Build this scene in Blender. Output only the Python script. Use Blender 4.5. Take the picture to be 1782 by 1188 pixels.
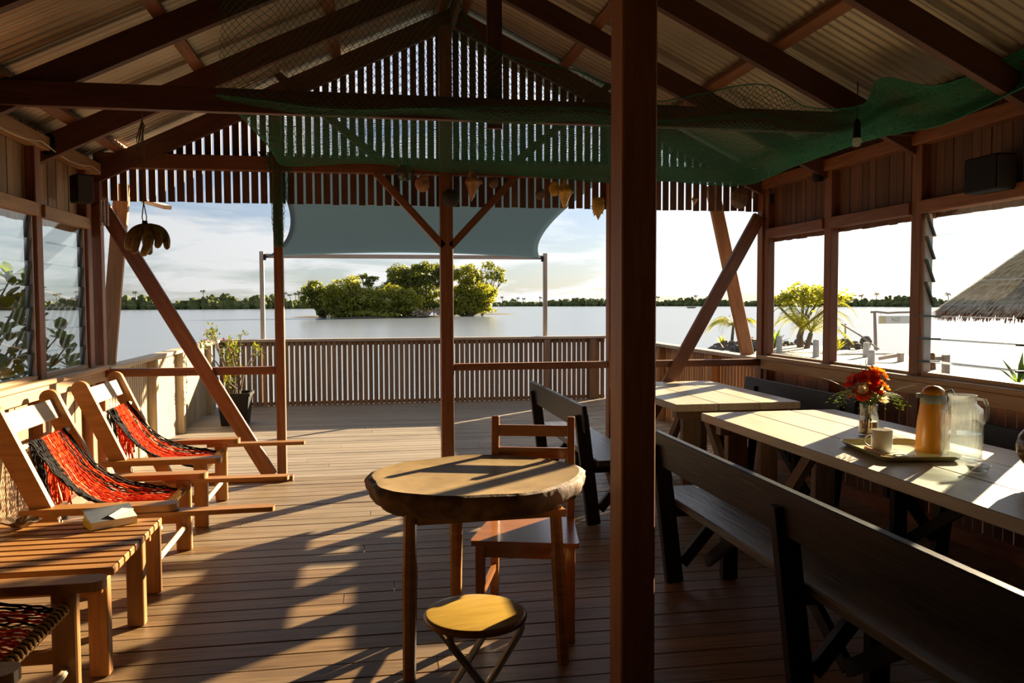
import bpy, math, random
import numpy as np
from mathutils import Vector as V, Matrix, Euler

random.seed(7)
for o in list(bpy.data.objects):
    bpy.data.objects.remove(o)
SC = bpy.context.scene
COL = SC.collection
R = math.radians

# ------------------------------------------------------------------ camera
F, YAW, PIT, ROLL, EYE = 1426.0, R(9.8), R(2.75), R(-0.2), 1.5
_r0 = V((math.cos(YAW), -math.sin(YAW), 0))
_fh = V((math.sin(YAW), math.cos(YAW), 0))
_up = _fh * math.sin(PIT) + V((0, 0, 1)) * math.cos(PIT)
_fw = _fh * math.cos(PIT) - V((0, 0, 1)) * math.sin(PIT)
CX = _r0 * math.cos(ROLL) + _up * math.sin(ROLL)
CY = -_r0 * math.sin(ROLL) + _up * math.cos(ROLL)
cam_d = bpy.data.cameras.new('camera')
cam = bpy.data.objects.new('camera', cam_d)
COL.objects.link(cam)
cam_d.sensor_width = 36
cam_d.sensor_fit = 'HORIZONTAL'
cam_d.lens = 36 * F / 1782
cam_d.clip_start = 0.05
cam_d.clip_end = 5000
m = Matrix((CX, CY, -_fw)).transposed().to_4x4()
m.translation = V((0, 0, EYE))
cam.matrix_world = m
SC.camera = cam


def ray(px, py):
    return CX * ((px - 891) / F) + CY * ((594 - py) / F) + _fw


def on(ax, val, px, py):
    d = ray(px, py)
    o = V((0, 0, EYE))
    return o + d * ((val - o[ax]) / d[ax])


def onx(px, py, x): return on(0, x, px, py)
def ony(px, py, y): return on(1, y, px, py)
def onz(px, py, z=0.0): return on(2, z, px, py)


# ------------------------------------------------------------------ light
SUN_AZ = V((0.762, 0.648, 0))
SUN_EL = R(15.0)
SUN_DIR = (SUN_AZ.normalized() * math.cos(SUN_EL) + V((0, 0, 1)) * math.sin(SUN_EL))
sun_d = bpy.data.lights.new('sun', 'SUN')
sun_d.energy = 30.0
sun_d.color = (1.0, 0.80, 0.52)
sun_d.angle = R(0.6)
sun = bpy.data.objects.new('sun', sun_d)
COL.objects.link(sun)
sun.location = (20, 20, 12)
sun.rotation_euler = SUN_DIR.to_track_quat('Z', 'Y').to_euler()

world = bpy.data.worlds.new('world')
SC.world = world
world.use_nodes = True
nt = world.node_tree
nt.nodes.clear()
N = nt.nodes.new
Lk = nt.links.new
out = N('ShaderNodeOutputWorld')
bg = N('ShaderNodeBackground')
sky = N('ShaderNodeTexSky')
sky.sky_type = 'NISHITA'
sky.sun_disc = False
sky.sun_elevation = SUN_EL
sky.sun_rotation = math.atan2(SUN_DIR.x, SUN_DIR.y)
sky.air_density = 1.0
sky.dust_density = 0.7
tc = N('ShaderNodeTexCoord')
sep = N('ShaderNodeSeparateXYZ')
Lk(tc.outputs['Generated'], sep.inputs[0])
zz = N('ShaderNodeMath'); zz.operation = 'MAXIMUM'; zz.inputs[1].default_value = 0.0
Lk(sep.outputs['Z'], zz.inputs[0])
za = N('ShaderNodeMath'); za.operation = 'ADD'; za.inputs[1].default_value = 0.16
Lk(zz.outputs[0], za.inputs[0])
dv = N('ShaderNodeVectorMath'); dv.operation = 'DIVIDE'
cmb = N('ShaderNodeCombineXYZ')
for i in range(3):
    Lk(za.outputs[0], cmb.inputs[i])
Lk(tc.outputs['Generated'], dv.inputs[0])
Lk(cmb.outputs[0], dv.inputs[1])
nz = N('ShaderNodeTexNoise')
nz.inputs['Scale'].default_value = 1.5
nz.inputs['Detail'].default_value = 9
nz.inputs['Roughness'].default_value = 0.58
nz.inputs['Distortion'].default_value = 0.4
Lk(dv.outputs[0], nz.inputs['Vector'])
cr = N('ShaderNodeValToRGB')
cr.color_ramp.elements[0].position = 0.40
cr.color_ramp.elements[1].position = 0.58
Lk(nz.outputs['Fac'], cr.inputs['Fac'])
# forward scattering: thin cloud glows towards the sun
dot = N('ShaderNodeVectorMath'); dot.operation = 'DOT_PRODUCT'
Lk(tc.outputs['Generated'], dot.inputs[0])
dot.inputs[1].default_value = SUN_DIR
mr = N('ShaderNodeMapRange')
mr.inputs['From Min'].default_value = 0.35
mr.inputs['From Max'].default_value = 1.0
mr.inputs['To Min'].default_value = 0.74
mr.inputs['To Max'].default_value = 1.3
Lk(dot.outputs['Value'], mr.inputs['Value'])
cc = N('ShaderNodeMixRGB'); cc.blend_type = 'MULTIPLY'; cc.inputs['Fac'].default_value = 1
cc.inputs['Color1'].default_value = (1.0, 1.0, 1.0, 1)
Lk(mr.outputs[0], cc.inputs['Color2'])
sk = N('ShaderNodeMixRGB'); sk.blend_type = 'MULTIPLY'; sk.inputs['Fac'].default_value = 1
SKY_K = 0.085
sk.inputs['Color2'].default_value = (SKY_K * .80, SKY_K * 1.0, SKY_K * 1.48, 1)
Lk(sky.outputs[0], sk.inputs['Color1'])
mx = N('ShaderNodeMixRGB')
cf = N('ShaderNodeMath'); cf.operation = 'MULTIPLY_ADD'
cf.inputs[1].default_value = 0.62
cf.inputs[2].default_value = 0.26
Lk(cr.outputs['Color'], cf.inputs[0])
Lk(cf.outputs[0], mx.inputs['Fac'])
Lk(sk.outputs[0], mx.inputs['Color1'])
Lk(cc.outputs[0], mx.inputs['Color2'])
Lk(mx.outputs[0], bg.inputs['Color'])
bg.inputs['Strength'].default_value = 1.0
Lk(bg.outputs[0], out.inputs['Surface'])

SC.view_settings.view_transform = 'Standard'
SC.view_settings.look = 'None'
SC.view_settings.gamma = 1
SC.view_settings.exposure = 0.0
SC.view_settings.use_curve_mapping = False

# ------------------------------------------------------------------ materials


def newmat(name):
    mt = bpy.data.materials.new(name)
    mt.use_nodes = True
    return mt, mt.node_tree, mt.node_tree.nodes['Principled BSDF']


def wood(name, c0, c1, rough=0.6, scale=(1.3, 16, 16), bump=0.25, var=0.25, coat=0.0, dirt=None):
    """grain runs along each piece's own X axis, every piece a little different"""
    mt, t, p = newmat(name)
    n, l = t.nodes.new, t.links.new
    co = n('ShaderNodeTexCoord')
    oi = n('ShaderNodeObjectInfo')
    ml = n('ShaderNodeMath'); ml.operation = 'MULTIPLY'; ml.inputs[1].default_value = 37.0
    l(oi.outputs['Random'], ml.inputs[0])
    ad = n('ShaderNodeVectorMath'); ad.operation = 'ADD'
    l(co.outputs['Object'], ad.inputs[0])
    l(ml.outputs[0], ad.inputs[1])
    mp = n('ShaderNodeMapping')
    mp.inputs['Scale'].default_value = scale
    l(ad.outputs[0], mp.inputs['Vector'])
    no = n('ShaderNodeTexNoise')
    no.inputs['Scale'].default_value = 2.2
    no.inputs['Detail'].default_value = 7
    no.inputs['Roughness'].default_value = 0.62
    no.inputs['Distortion'].default_value = 0.6
    l(mp.outputs[0], no.inputs['Vector'])
    rp = n('ShaderNodeValToRGB')
    rp.color_ramp.elements[0].position = 0.3
    rp.color_ramp.elements[1].position = 0.72
    rp.color_ramp.elements[0].color = (*c0, 1)
    rp.color_ramp.elements[1].color = (*c1, 1)
    l(no.outputs['Fac'], rp.inputs['Fac'])
    hs = n('ShaderNodeHueSaturation')
    vr = n('ShaderNodeMapRange')
    vr.inputs['To Min'].default_value = 1 - var
    vr.inputs['To Max'].default_value = 1 + var
    l(oi.outputs['Random'], vr.inputs['Value'])
    l(vr.outputs[0], hs.inputs['Value'])
    l(rp.outputs[0], hs.inputs['Color'])
    col = hs.outputs[0]
    if dirt:
        n2 = n('ShaderNodeTexNoise')
        n2.inputs['Scale'].default_value = 1.7
        n2.inputs['Detail'].default_value = 4
        l(ad.outputs[0], n2.inputs['Vector'])
        r2 = n('ShaderNodeValToRGB')
        r2.color_ramp.elements[0].position = 0.45
        r2.color_ramp.elements[1].position = 0.7
        r2.color_ramp.elements[0].color = (0, 0, 0, 1)
        r2.color_ramp.elements[1].color = (.7, .7, .7, 1)
        l(n2.outputs['Fac'], r2.inputs['Fac'])
        m2 = n('ShaderNodeMixRGB')
        l(r2.outputs[0], m2.inputs['Fac'])
        l(col, m2.inputs['Color1'])
        m2.inputs['Color2'].default_value = (*dirt, 1)
        col = m2.outputs[0]
    l(col, p.inputs['Base Color'])
    p.inputs['Roughness'].default_value = rough
    if coat:
        p.inputs['Coat Weight'].default_value = coat
        p.inputs['Coat Roughness'].default_value = 0.15
    b = n('ShaderNodeBump')
    b.inputs['Strength'].default_value = bump
    b.inputs['Distance'].default_value = 0.004
    l(no.outputs['Fac'], b.inputs['Height'])
    l(b.outputs[0], p.inputs['Normal'])
    return mt


def plain(name, c, rough=0.5, metal=0.0, c2=None, nscale=20, bump=0.0, spec=None):
    mt, t, p = newmat(name)
    n, l = t.nodes.new, t.links.new
    p.inputs['Base Color'].default_value = (*c, 1)
    p.inputs['Roughness'].default_value = rough
    p.inputs['Metallic'].default_value = metal
    if spec is not None:
        p.inputs['Specular IOR Level'].default_value = spec
    if c2 is not None or bump:
        co = n('ShaderNodeTexCoord')
        no = n('ShaderNodeTexNoise')
        no.inputs['Scale'].default_value = nscale
        no.inputs['Detail'].default_value = 5
        l(co.outputs['Object'], no.inputs['Vector'])
        if c2 is not None:
            rp = n('ShaderNodeValToRGB')
            rp.color_ramp.elements[0].position = .35
            rp.color_ramp.elements[1].position = .68
            rp.color_ramp.elements[0].color = (*c, 1)
            rp.color_ramp.elements[1].color = (*c2, 1)
            l(no.outputs['Fac'], rp.inputs['Fac'])
            l(rp.outputs[0], p.inputs['Base Color'])
        if bump:
            b = n('ShaderNodeBump')
            b.inputs['Strength'].default_value = bump
            b.inputs['Distance'].default_value = 0.01
            l(no.outputs['Fac'], b.inputs['Height'])
            l(b.outputs[0], p.inputs['Normal'])
    return mt


def leafmat(name, c, ct, mixf=0.45, c2=None, rough=.5):
    """leaf: reflected colour c, colour of the light let through ct"""
    mt = bpy.data.materials.new(name)
    mt.use_nodes = True
    t = mt.node_tree
    t.nodes.clear()
    n, l = t.nodes.new, t.links.new
    o = n('ShaderNodeOutputMaterial')
    d = n('ShaderNodeBsdfPrincipled')
    d.inputs['Roughness'].default_value = rough
    tr = n('ShaderNodeBsdfTranslucent')
    mxx = n('ShaderNodeMixShader')
    mxx.inputs[0].default_value = mixf
    co = n('ShaderNodeTexCoord')
    no = n('ShaderNodeTexNoise')
    no.inputs['Scale'].default_value = 0.9
    l(co.outputs['Object'], no.inputs['Vector'])
    rp = n('ShaderNodeValToRGB')
    rp.color_ramp.elements[0].position = .38
    rp.color_ramp.elements[1].position = .62
    rp.color_ramp.elements[0].color = (*c, 1)
    rp.color_ramp.elements[1].color = (*(c2 or c), 1)
    l(no.outputs['Fac'], rp.inputs['Fac'])
    l(rp.outputs[0], d.inputs['Base Color'])
    tr.inputs['Color'].default_value = (*ct, 1)
    l(d.outputs[0], mxx.inputs[1])
    l(tr.outputs[0], mxx.inputs[2])
    l(mxx.outputs[0], o.inputs['Surface'])
    return mt


def thinglass(name, tint=(.95, .98, .97), rough=.02, f0=.06, body=None, bmix=.25):
    """thin sheet glass: lets light straight through, mirrors at grazing angles"""
    mt = bpy.data.materials.new(name)
    mt.use_nodes = True
    t = mt.node_tree
    t.nodes.clear()
    n, l = t.nodes.new, t.links.new
    o = n('ShaderNodeOutputMaterial')
    tr = n('ShaderNodeBsdfTransparent')
    tr.inputs['Color'].default_value = (*tint, 1)
    g = n('ShaderNodeBsdfGlossy')
    g.inputs['Roughness'].default_value = rough
    lw = n('ShaderNodeLayerWeight')
    lw.inputs['Blend'].default_value = .5
    pw = n('ShaderNodeMath'); pw.operation = 'POWER'; pw.inputs[1].default_value = 4.5
    l(lw.outputs['Facing'], pw.inputs[0])
    ma = n('ShaderNodeMath'); ma.operation = 'MULTIPLY_ADD'
    ma.inputs[1].default_value = .8; ma.inputs[2].default_value = f0 * .6
    l(pw.outputs[0], ma.inputs[0])
    mxx = n('ShaderNodeMixShader')
    l(ma.outputs[0], mxx.inputs[0])
    if body:
        df = n('ShaderNodeBsdfTranslucent')
        df.inputs['Color'].default_value = (*body, 1)
        m0 = n('ShaderNodeMixShader')
        m0.inputs[0].default_value = bmix
        l(tr.outputs[0], m0.inputs[1])
        l(df.outputs[0], m0.inputs[2])
        l(m0.outputs[0], mxx.inputs[1])
    else:
        l(tr.outputs[0], mxx.inputs[1])
    l(g.outputs[0], mxx.inputs[2])
    l(mxx.outputs[0], o.inputs['Surface'])
    return mt


M = {}
M['timber'] = wood('timber', (.13, .046, .018), (.25, .10, .040), .55, var=.18)
M['post_wood'] = wood('post_wood', (.24, .095, .034), (.40, .18, .07), .55, var=.0)
M['timber_dark'] = wood('timber_dark', (.060, .022, .011), (.125, .048, .022), .6, var=.15)
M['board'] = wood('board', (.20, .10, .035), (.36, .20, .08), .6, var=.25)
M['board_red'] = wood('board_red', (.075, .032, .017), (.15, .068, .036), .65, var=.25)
M['sill'] = wood('sill', (.30, .18, .08), (.48, .31, .15), .5, var=.12)
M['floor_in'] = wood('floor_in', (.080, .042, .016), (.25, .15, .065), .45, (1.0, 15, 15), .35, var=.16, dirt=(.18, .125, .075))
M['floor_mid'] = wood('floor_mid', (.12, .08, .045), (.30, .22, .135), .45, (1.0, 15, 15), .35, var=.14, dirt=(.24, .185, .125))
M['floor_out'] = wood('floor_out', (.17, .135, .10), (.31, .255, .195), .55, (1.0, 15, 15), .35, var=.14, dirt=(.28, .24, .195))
M['fence'] = wood('fence', (.15, .095, .06), (.27, .18, .115), .6, var=.2)
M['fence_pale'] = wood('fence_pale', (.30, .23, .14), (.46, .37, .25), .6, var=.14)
M['grey_wood'] = wood('grey_wood', (.33, .27, .22), (.52, .45, .38), .65, var=.15)
M['chair_wood'] = wood('chair_wood', (.20, .082, .016), (.37, .175, .045), .45, (1.5, 13, 13), .2, var=.12)
M['pale_wood'] = wood('pale_wood', (.48, .37, .22), (.64, .52, .34), .5, var=.06)
M['table_top'] = wood('table_top', (.40, .32, .20), (.58, .49, .35), .40, (1.0, 18, 18), .2, var=.07, dirt=(.36, .30, .20))
M['table_leg'] = wood('table_leg', (.12, .07, .035), (.22, .14, .075), .55, var=.12)
M['bench'] = wood('bench', (.006, .0055, .0055), (.020, .018, .018), .40, (1.2, 12, 12), .5, var=.2)
M['bench_seat'] = wood('bench_seat', (.016, .014, .013), (.085, .078, .07), .33, (1.2, 12, 12), .7, var=.2)
M['bench'].node_tree.nodes['Principled BSDF'].inputs['Specular IOR Level'].default_value = .22
M['slab'] = wood('slab', (.20, .125, .045), (.33, .22, .09), .45, (3, 3, 3), .15, var=0)
M['bark'] = plain('bark', (.07, .035, .014), .75, c2=(.19, .105, .045), nscale=16, bump=.6)
M['varnish'] = wood('varnish', (.22, .075, .016), (.34, .13, .032), .3, (1.6, 12, 12), .1, var=.08, coat=.5)
M['stool_seat'] = wood('stool_seat', (.36, .21, .03), (.50, .32, .06), .28, (2, 11, 11), .05, var=0, coat=.5)
M['stool_edge'] = plain('stool_edge', (.25, .10, .02), .3)
M['steel'] = plain('steel', (.42, .40, .36), .35, .9)
M['black'] = plain('black', (.009, .009, .01), .6, spec=.2)
M['black_rough'] = plain('black_rough', (.02, .02, .02), .8, c2=(.035, .034, .03), nscale=30, bump=.3)
M['clip'] = plain('clip', (.03, .045, .04), .4)
M['cord_red'] = plain('cord_red', (.40, .016, .004), .85, c2=(.62, .065, .005), nscale=9, spec=.1)
M['cord_black'] = plain('cord_black', (.012, .010, .010), .85, spec=.15)
M['cord_cream'] = plain('cord_cream', (.62, .42, .20), .7)
M['rope'] = plain('rope', (.10, .075, .05), .85, c2=(.18, .14, .09), nscale=80)
M['net'] = plain('net', (.008, .16, .08), .7)
M['sail'] = leafmat('sail', (.09, .135, .165), (.21, .29, .34), .5, (.10, .145, .175), .9)
M['glass'] = thinglass('glass')
M['glass_thick'] = thinglass('glass_thick', (.94, .96, .95), .02, .14, (.85, .88, .86), .03)
M['white'] = plain('white', (.80, .78, .70), .25)
M['paper'] = plain('paper', (.72, .69, .58), .8)
M['cover'] = plain('cover', (.075, .09, .115), .5, c2=(.15, .16, .17), nscale=9)
M['cover_yellow'] = plain('cover_yellow', (.55, .48, .05), .5)
M['tray'] = plain('tray', (.55, .50, .22), .3)
M['tray_orange'] = plain('tray_orange', (.62, .24, .02), .35)
M['jug'] = plain('jug_orange', (.50, .20, .008), .3)
M['jug'].node_tree.nodes['Principled BSDF'].inputs['Subsurface Weight'].default_value = .4
M['jug'].node_tree.nodes['Principled BSDF'].inputs['Subsurface Radius'].default_value = (.06, .03, .01)
M['jug_band'] = plain('jug_band', (.20, .21, .18), .4)
M['brown_glass'] = plain('brown_glass', (.055, .022, .008), .15, c2=(.10, .05, .015), nscale=6)
M['water_jar'] = thinglass('water_jar', (.93, .95, .95), .03, .10, (.8, .82, .8), .05)
M['vase_soil'] = plain('vase_soil', (.10, .045, .015), .7, c2=(.22, .11, .03), nscale=40)
M['flower_red'] = leafmat('flower_red', (.50, .012, .008), (.75, .03, .01), .35)
M['flower_orange'] = leafmat('flower_orange', (.72, .14, .01), (.85, .22, .01), .35)
M['flower_white'] = leafmat('flower_white', (.65, .50, .28), (.7, .55, .3), .3)
M['leaf'] = leafmat('leaf', (.05, .11, .02), (.25, .36, .03), .4, (.10, .17, .03))
M['leaf_dark'] = leafmat('leaf_dark', (.025, .05, .012), (.12, .17, .02), .3, (.05, .085, .02))
M['mangrove'] = leafmat('mangrove', (.055, .105, .018), (.20, .27, .02), .35, (.12, .16, .025))
M['island_leaf'] = leafmat('island_leaf', (.10, .12, .014), (.52, .50, .015), .42, (.22, .23, .022))
M['island_leaf_dark'] = leafmat('island_leaf_dark', (.06, .08, .014), (.30, .32, .015), .38, (.13, .15, .02))
M['shore'] = plain('shore', (.075, .095, .035), .95, c2=(.17, .19, .07), nscale=.25, spec=.1)  # foliage colour lightened, distance haze put into the base colour
M['palm'] = leafmat('palm', (.15, .18, .022), (.58, .55, .03), .5, (.24, .26, .03))
M['yellow_leaf'] = leafmat('yellow_leaf', (.19, .22, .025), (.58, .56, .035), .48, (.28, .30, .035))
M['pot_leaf'] = leafmat('pot_leaf', (.06, .095, .014), (.24, .26, .02), .4, (.13, .15, .02))
M['trunk'] = plain('trunk', (.09, .07, .05), .9, c2=(.20, .16, .12), nscale=3, bump=.5)
M['driftwood'] = plain('driftwood', (.30, .24, .20), .9)
M['rock'] = plain('rock', (.06, .055, .05), .9, c2=(.17, .15, .13), nscale=5, bump=.7)
M['earth'] = plain('earth', (.10, .075, .045), .95, c2=(.17, .14, .08), nscale=2)
M['island_earth'] = plain('island_earth', (.022, .022, .010), .95, c2=(.05, .045, .022), nscale=.6)
M['concrete'] = plain('concrete', (.27, .24, .20), .85, c2=(.36, .33, .28), nscale=3, bump=.2)
M['bollard'] = plain('bollard', (.42, .41, .38), .7, c2=(.52, .50, .47), nscale=6)
M['thatch'] = plain('thatch', (.22, .18, .13), .95, c2=(.42, .36, .26), nscale=7, bump=.5)
M['thatch_red'] = plain('thatch_red', (.22, .09, .045), .95, c2=(.36, .18, .09), nscale=9)
M['sign'] = plain('sign', (.75, .74, .66), .6)
M['sign_ink'] = plain('sign_ink', (.42, .41, .37), .7)
M['sign_tan'] = plain('sign_tan', (.66, .56, .32), .7)
M['banana'] = plain('banana', (.20, .15, .02), .5, c2=(.10, .055, .01), nscale=30)
M['banana_stem'] = plain('banana_stem', (.035, .025, .012), .7)
M['shell_tan'] = plain('shell_tan', (.42, .24, .11), .4, c2=(.20, .09, .04), nscale=22, bump=.3)
M['shell_yellow'] = plain('shell_yellow', (.62, .40, .06), .4, c2=(.35, .20, .04), nscale=18, bump=.3)
M['shell_dark'] = plain('shell_dark', (.10, .06, .035), .5, c2=(.22, .14, .08), nscale=24, bump=.4)
M['float'] = thinglass('float', (.45, .52, .44), .08, body=(.25, .30, .22))
M['bulb'] = thinglass('bulb', (.9, .88, .8), .05, body=(.8, .75, .6))
M['grille'] = plain('grille', (.03, .03, .032), .7, c2=(.06, .06, .06), nscale=200)
M['bracket'] = plain('bracket', (.45, .46, .48), .5)
M['wire'] = plain('wire', (.55, .45, .30), .5)
M['wire_black'] = plain('wire_black', (.01, .01, .01), .5)


def tin():
    mt, t, p = newmat('tin')
    n, l = t.nodes.new, t.links.new
    co = n('ShaderNodeTexCoord')
    no = n('ShaderNodeTexNoise')
    no.inputs['Scale'].default_value = 1.6
    no.inputs['Detail'].default_value = 5
    l(co.outputs['Object'], no.inputs['Vector'])
    rp = n('ShaderNodeValToRGB')
    rp.color_ramp.elements[0].position = .35
    rp.color_ramp.elements[1].position = .7
    rp.color_ramp.elements[0].color = (.30, .26, .20, 1)
    rp.color_ramp.elements[1].color = (.42, .37, .29, 1)
    l(no.outputs['Fac'], rp.inputs['Fac'])
    l(rp.outputs[0], p.inputs['Base Color'])
    p.inputs['Metallic'].default_value = .55
    p.inputs['Roughness'].default_value = .42
    return mt


M['tin'] = tin()


def water():
    mt, t, p = newmat('water')
    n, l = t.nodes.new, t.links.new
    co = n('ShaderNodeTexCoord')
    mp = n('ShaderNodeMapping')
    mp.inputs['Scale'].default_value = (.55, 1.0, 1)
    l(co.outputs['Object'], mp.inputs['Vector'])
    a = n('ShaderNodeTexNoise')
    a.inputs['Scale'].default_value = 1.3
    a.inputs['Detail'].default_value = 5
    l(mp.outputs[0], a.inputs['Vector'])
    b2 = n('ShaderNodeTexNoise')
    b2.inputs['Scale'].default_value = .05
    b2.inputs['Detail'].default_value = 3
    l(mp.outputs[0], b2.inputs['Vector'])
    ad = n('ShaderNodeMath'); ad.operation = 'MULTIPLY'
    l(a.outputs['Fac'], ad.inputs[0])
    l(b2.outputs['Fac'], ad.inputs[1])
    b = n('ShaderNodeBump')
    b.inputs['Strength'].default_value = .28
    b.inputs['Distance'].default_value = .25
    l(ad.outputs[0], b.inputs['Height'])
    l(b.outputs[0], p.inputs['Normal'])
    p.inputs['Base Color'].default_value = (.15, .18, .22, 1)
    p.inputs['Roughness'].default_value = .2
    p.inputs['IOR'].default_value = 1.33
    return mt


M['water'] = water()

# ------------------------------------------------------------------ mesh helpers


class MB:
    def __init__(s):
        s.v, s.f = [], []

    def add(s, vs, fs):
        b = len(s.v)
        s.v.extend([tuple(q) for q in vs])
        s.f.extend([tuple(b + i for i in f) for f in fs])

    def box(s, c, size, rot=None):
        hx, hy, hz = size[0] / 2, size[1] / 2, size[2] / 2
        P = [V((x, y, z)) for x in (-hx, hx) for y in (-hy, hy) for z in (-hz, hz)]
        if rot:
            P = [rot @ q for q in P]
        P = [q + V(c) for q in P]
        s.add(P, [(0, 1, 3, 2), (4, 6, 7, 5), (0, 4, 5, 1), (2, 3, 7, 6), (0, 2, 6, 4), (1, 5, 7, 3)])

    def tube(s, path, r, n=6, cap=True):
        path = [V(q) for q in path]
        rs = r if isinstance(r, (list, tuple)) else [r] * len(path)
        rings = []
        up = V((0, 0, 1))
        prev = None
        for i, q in enumerate(path):
            a = path[max(i - 1, 0)]
            b = path[min(i + 1, len(path) - 1)]
            d = (b - a).normalized() if (b - a).length > 1e-9 else V((0, 0, 1))
            if prev is None:
                sd = d.cross(up)
                if sd.length < .05:
                    sd = d.cross(V((1, 0, 0)))
            else:
                sd = prev - d * prev.dot(d)
                if sd.length < 1e-6:
                    sd = d.orthogonal()
            sd.normalize()
            prev = sd
            u = sd.cross(d)
            rings.append([q + (sd * math.cos(2 * math.pi * k / n) + u * math.sin(2 * math.pi * k / n)) * rs[i] for k in range(n)])
        vs = [q for rg in rings for q in rg]
        fs = []
        for i in range(len(path) - 1):
            for k in range(n):
                a, b = i * n + k, i * n + (k + 1) % n
                fs.append((a, b, b + n, a + n))
        if cap:
            fs.append(tuple(range(n))[::-1])
            fs.append(tuple((len(path) - 1) * n + k for k in range(n)))
        s.add(vs, fs)

    def lathe(s, prof, n=24, c=(0, 0, 0), rib=0, ribn=0):
        vs, fs = [], []
        for (r, z) in prof:
            for k in range(n):
                a = 2 * math.pi * k / n
                rr = r * (1 + (rib * math.cos(a * ribn) if rib else 0))
                vs.append((c[0] + rr * math.cos(a), c[1] + rr * math.sin(a), c[2] + z))
        for i in range(len(prof) - 1):
            for k in range(n):
                a, b = i * n + k, i * n + (k + 1) % n
                fs.append((a, b, b + n, a + n))
        if prof[0][0] > 1e-5:
            fs.append(tuple(range(n))[::-1])
        if prof[-1][0] > 1e-5:
            fs.append(tuple((len(prof) - 1) * n + k for k in range(n)))
        s.add(vs, fs)

    def blob(s, c, r, seg=10, ring=7, jitter=0.0, rot=None):
        vs, fs = [], []
        rx, ry, rz = r if isinstance(r, (list, tuple)) else (r, r, r)
        for i in range(ring + 1):
            th = math.pi * i / ring
            for k in range(seg):
                a = 2 * math.pi * k / seg
                j = 1 + random.uniform(-jitter, jitter)
                q = V((rx * math.sin(th) * math.cos(a) * j, ry * math.sin(th) * math.sin(a) * j, rz * math.cos(th) * j))
                if i in (0, ring):
                    q = V((0, 0, rz * math.cos(th)))
                if rot:
                    q = rot @ q
                vs.append(q + V(c))
        for i in range(ring):
            for k in range(seg):
                a, b = i * seg + k, i * seg + (k + 1) % seg
                fs.append((a, a + seg, b + seg, b))
        s.add(vs, fs)

    def prism(s, poly, axis, a, b):
        """poly: list of 2-D points; extruded along axis from a to b"""
        def mk(q, h):
            if axis == 'y':
                return (q[0], h, q[1])
            if axis == 'x':
                return (h, q[0], q[1])
            return (q[0], q[1], h)
        n = len(poly)
        vs = [mk(q, a) for q in poly] + [mk(q, b) for q in poly]
        fs = [tuple(range(n)), tuple(range(2 * n - 1, n - 1, -1))]
        for k in range(n):
            k2 = (k + 1) % n
            fs.append((k, n + k, n + k2, k2))
        s.add(vs, fs)

    def mesh(s, name, mat, smooth=False, fix=True):
        me = bpy.data.meshes.new(name)
        me.from_pydata(s.v, [], s.f)
        if fix:
            import bmesh
            bm = bmesh.new()
            bm.from_mesh(me)
            bmesh.ops.recalc_face_normals(bm, faces=bm.faces)
            bm.to_mesh(me)
            bm.free()
        me.materials.append(M[mat])
        if smooth:
            me.polygons.foreach_set('use_smooth', [True] * len(me.polygons))
            try:
                me.set_sharp_from_angle(angle=R(40))
            except Exception:
                pass
        return me

    def build(s, name, mat, parent=None, smooth=False, fix=True, loc=None, rot=None):
        o = bpy.data.objects.new(name, s.mesh(name, mat, smooth, fix))
        COL.objects.link(o)
        if parent is not None:
            o.parent = parent
        if loc is not None:
            o.location = loc
        if rot is not None:
            o.rotation_euler = rot
        return o


def tag(o, label, cat, group=None, kind=None):
    o['label'] = label
    o['category'] = cat
    if group:
        o['group'] = group
    if kind:
        o['kind'] = kind
    return o


def empty(name, loc=(0, 0, 0), rz=0.0):
    o = bpy.data.objects.new(name, None)
    COL.objects.link(o)
    o.location = loc
    o.rotation_euler = (0, 0, rz)
    return o


def struct(name):
    o = empty(name)
    o['kind'] = 'structure'
    return o


_cache = {}


def boxmesh(L, w, h, mat, bev):
    k = (round(L, 3), round(w, 4), round(h, 4), mat, bev)
    if k in _cache:
        return _cache[k]
    x, y, z = L / 2, w / 2, h / 2
    me = bpy.data.meshes.new('piece_' + mat)
    if not bev:
        P = [(sx * x, sy * y, sz * z) for sx in (-1, 1) for sy in (-1, 1) for sz in (-1, 1)]
        me.from_pydata(P, [], [(0, 1, 3, 2), (4, 6, 7, 5), (0, 4, 5, 1), (2, 3, 7, 6), (0, 2, 6, 4), (1, 5, 7, 3)])
    else:
        b = bev
        ring = [(y - b, z), (-(y - b), z), (-y, z - b), (-y, -(z - b)), (-(y - b), -z), (y - b, -z), (y, -(z - b)), (y, z - b)]
        ends = []
        vs = []
        for (xx, k2) in ((-x, 1), (-x + b, 0), (x - b, 0), (x, 1)):
            for (a, c) in ring:
                if k2:
                    a = math.copysign(max(abs(a) - b, 0), a)
                    c = math.copysign(max(abs(c) - b, 0), c)
                vs.append((xx, a, c))
        fs = [tuple(range(8))[::-1], tuple(range(24, 32))]
        for i in range(3):
            for j in range(8):
                a, c = i * 8 + j, i * 8 + (j + 1) % 8
                fs.append((a, c, c + 8, a + 8))
        me.from_pydata(vs, [], fs)
        import bmesh
        bm = bmesh.new(); bm.from_mesh(me)
        bmesh.ops.remove_doubles(bm, verts=bm.verts, dist=1e-5)
        bmesh.ops.recalc_face_normals(bm, faces=bm.faces)
        bm.to_mesh(me); bm.free()
    me.materials.append(M[mat])
    _cache[k] = me
    return me


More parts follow.
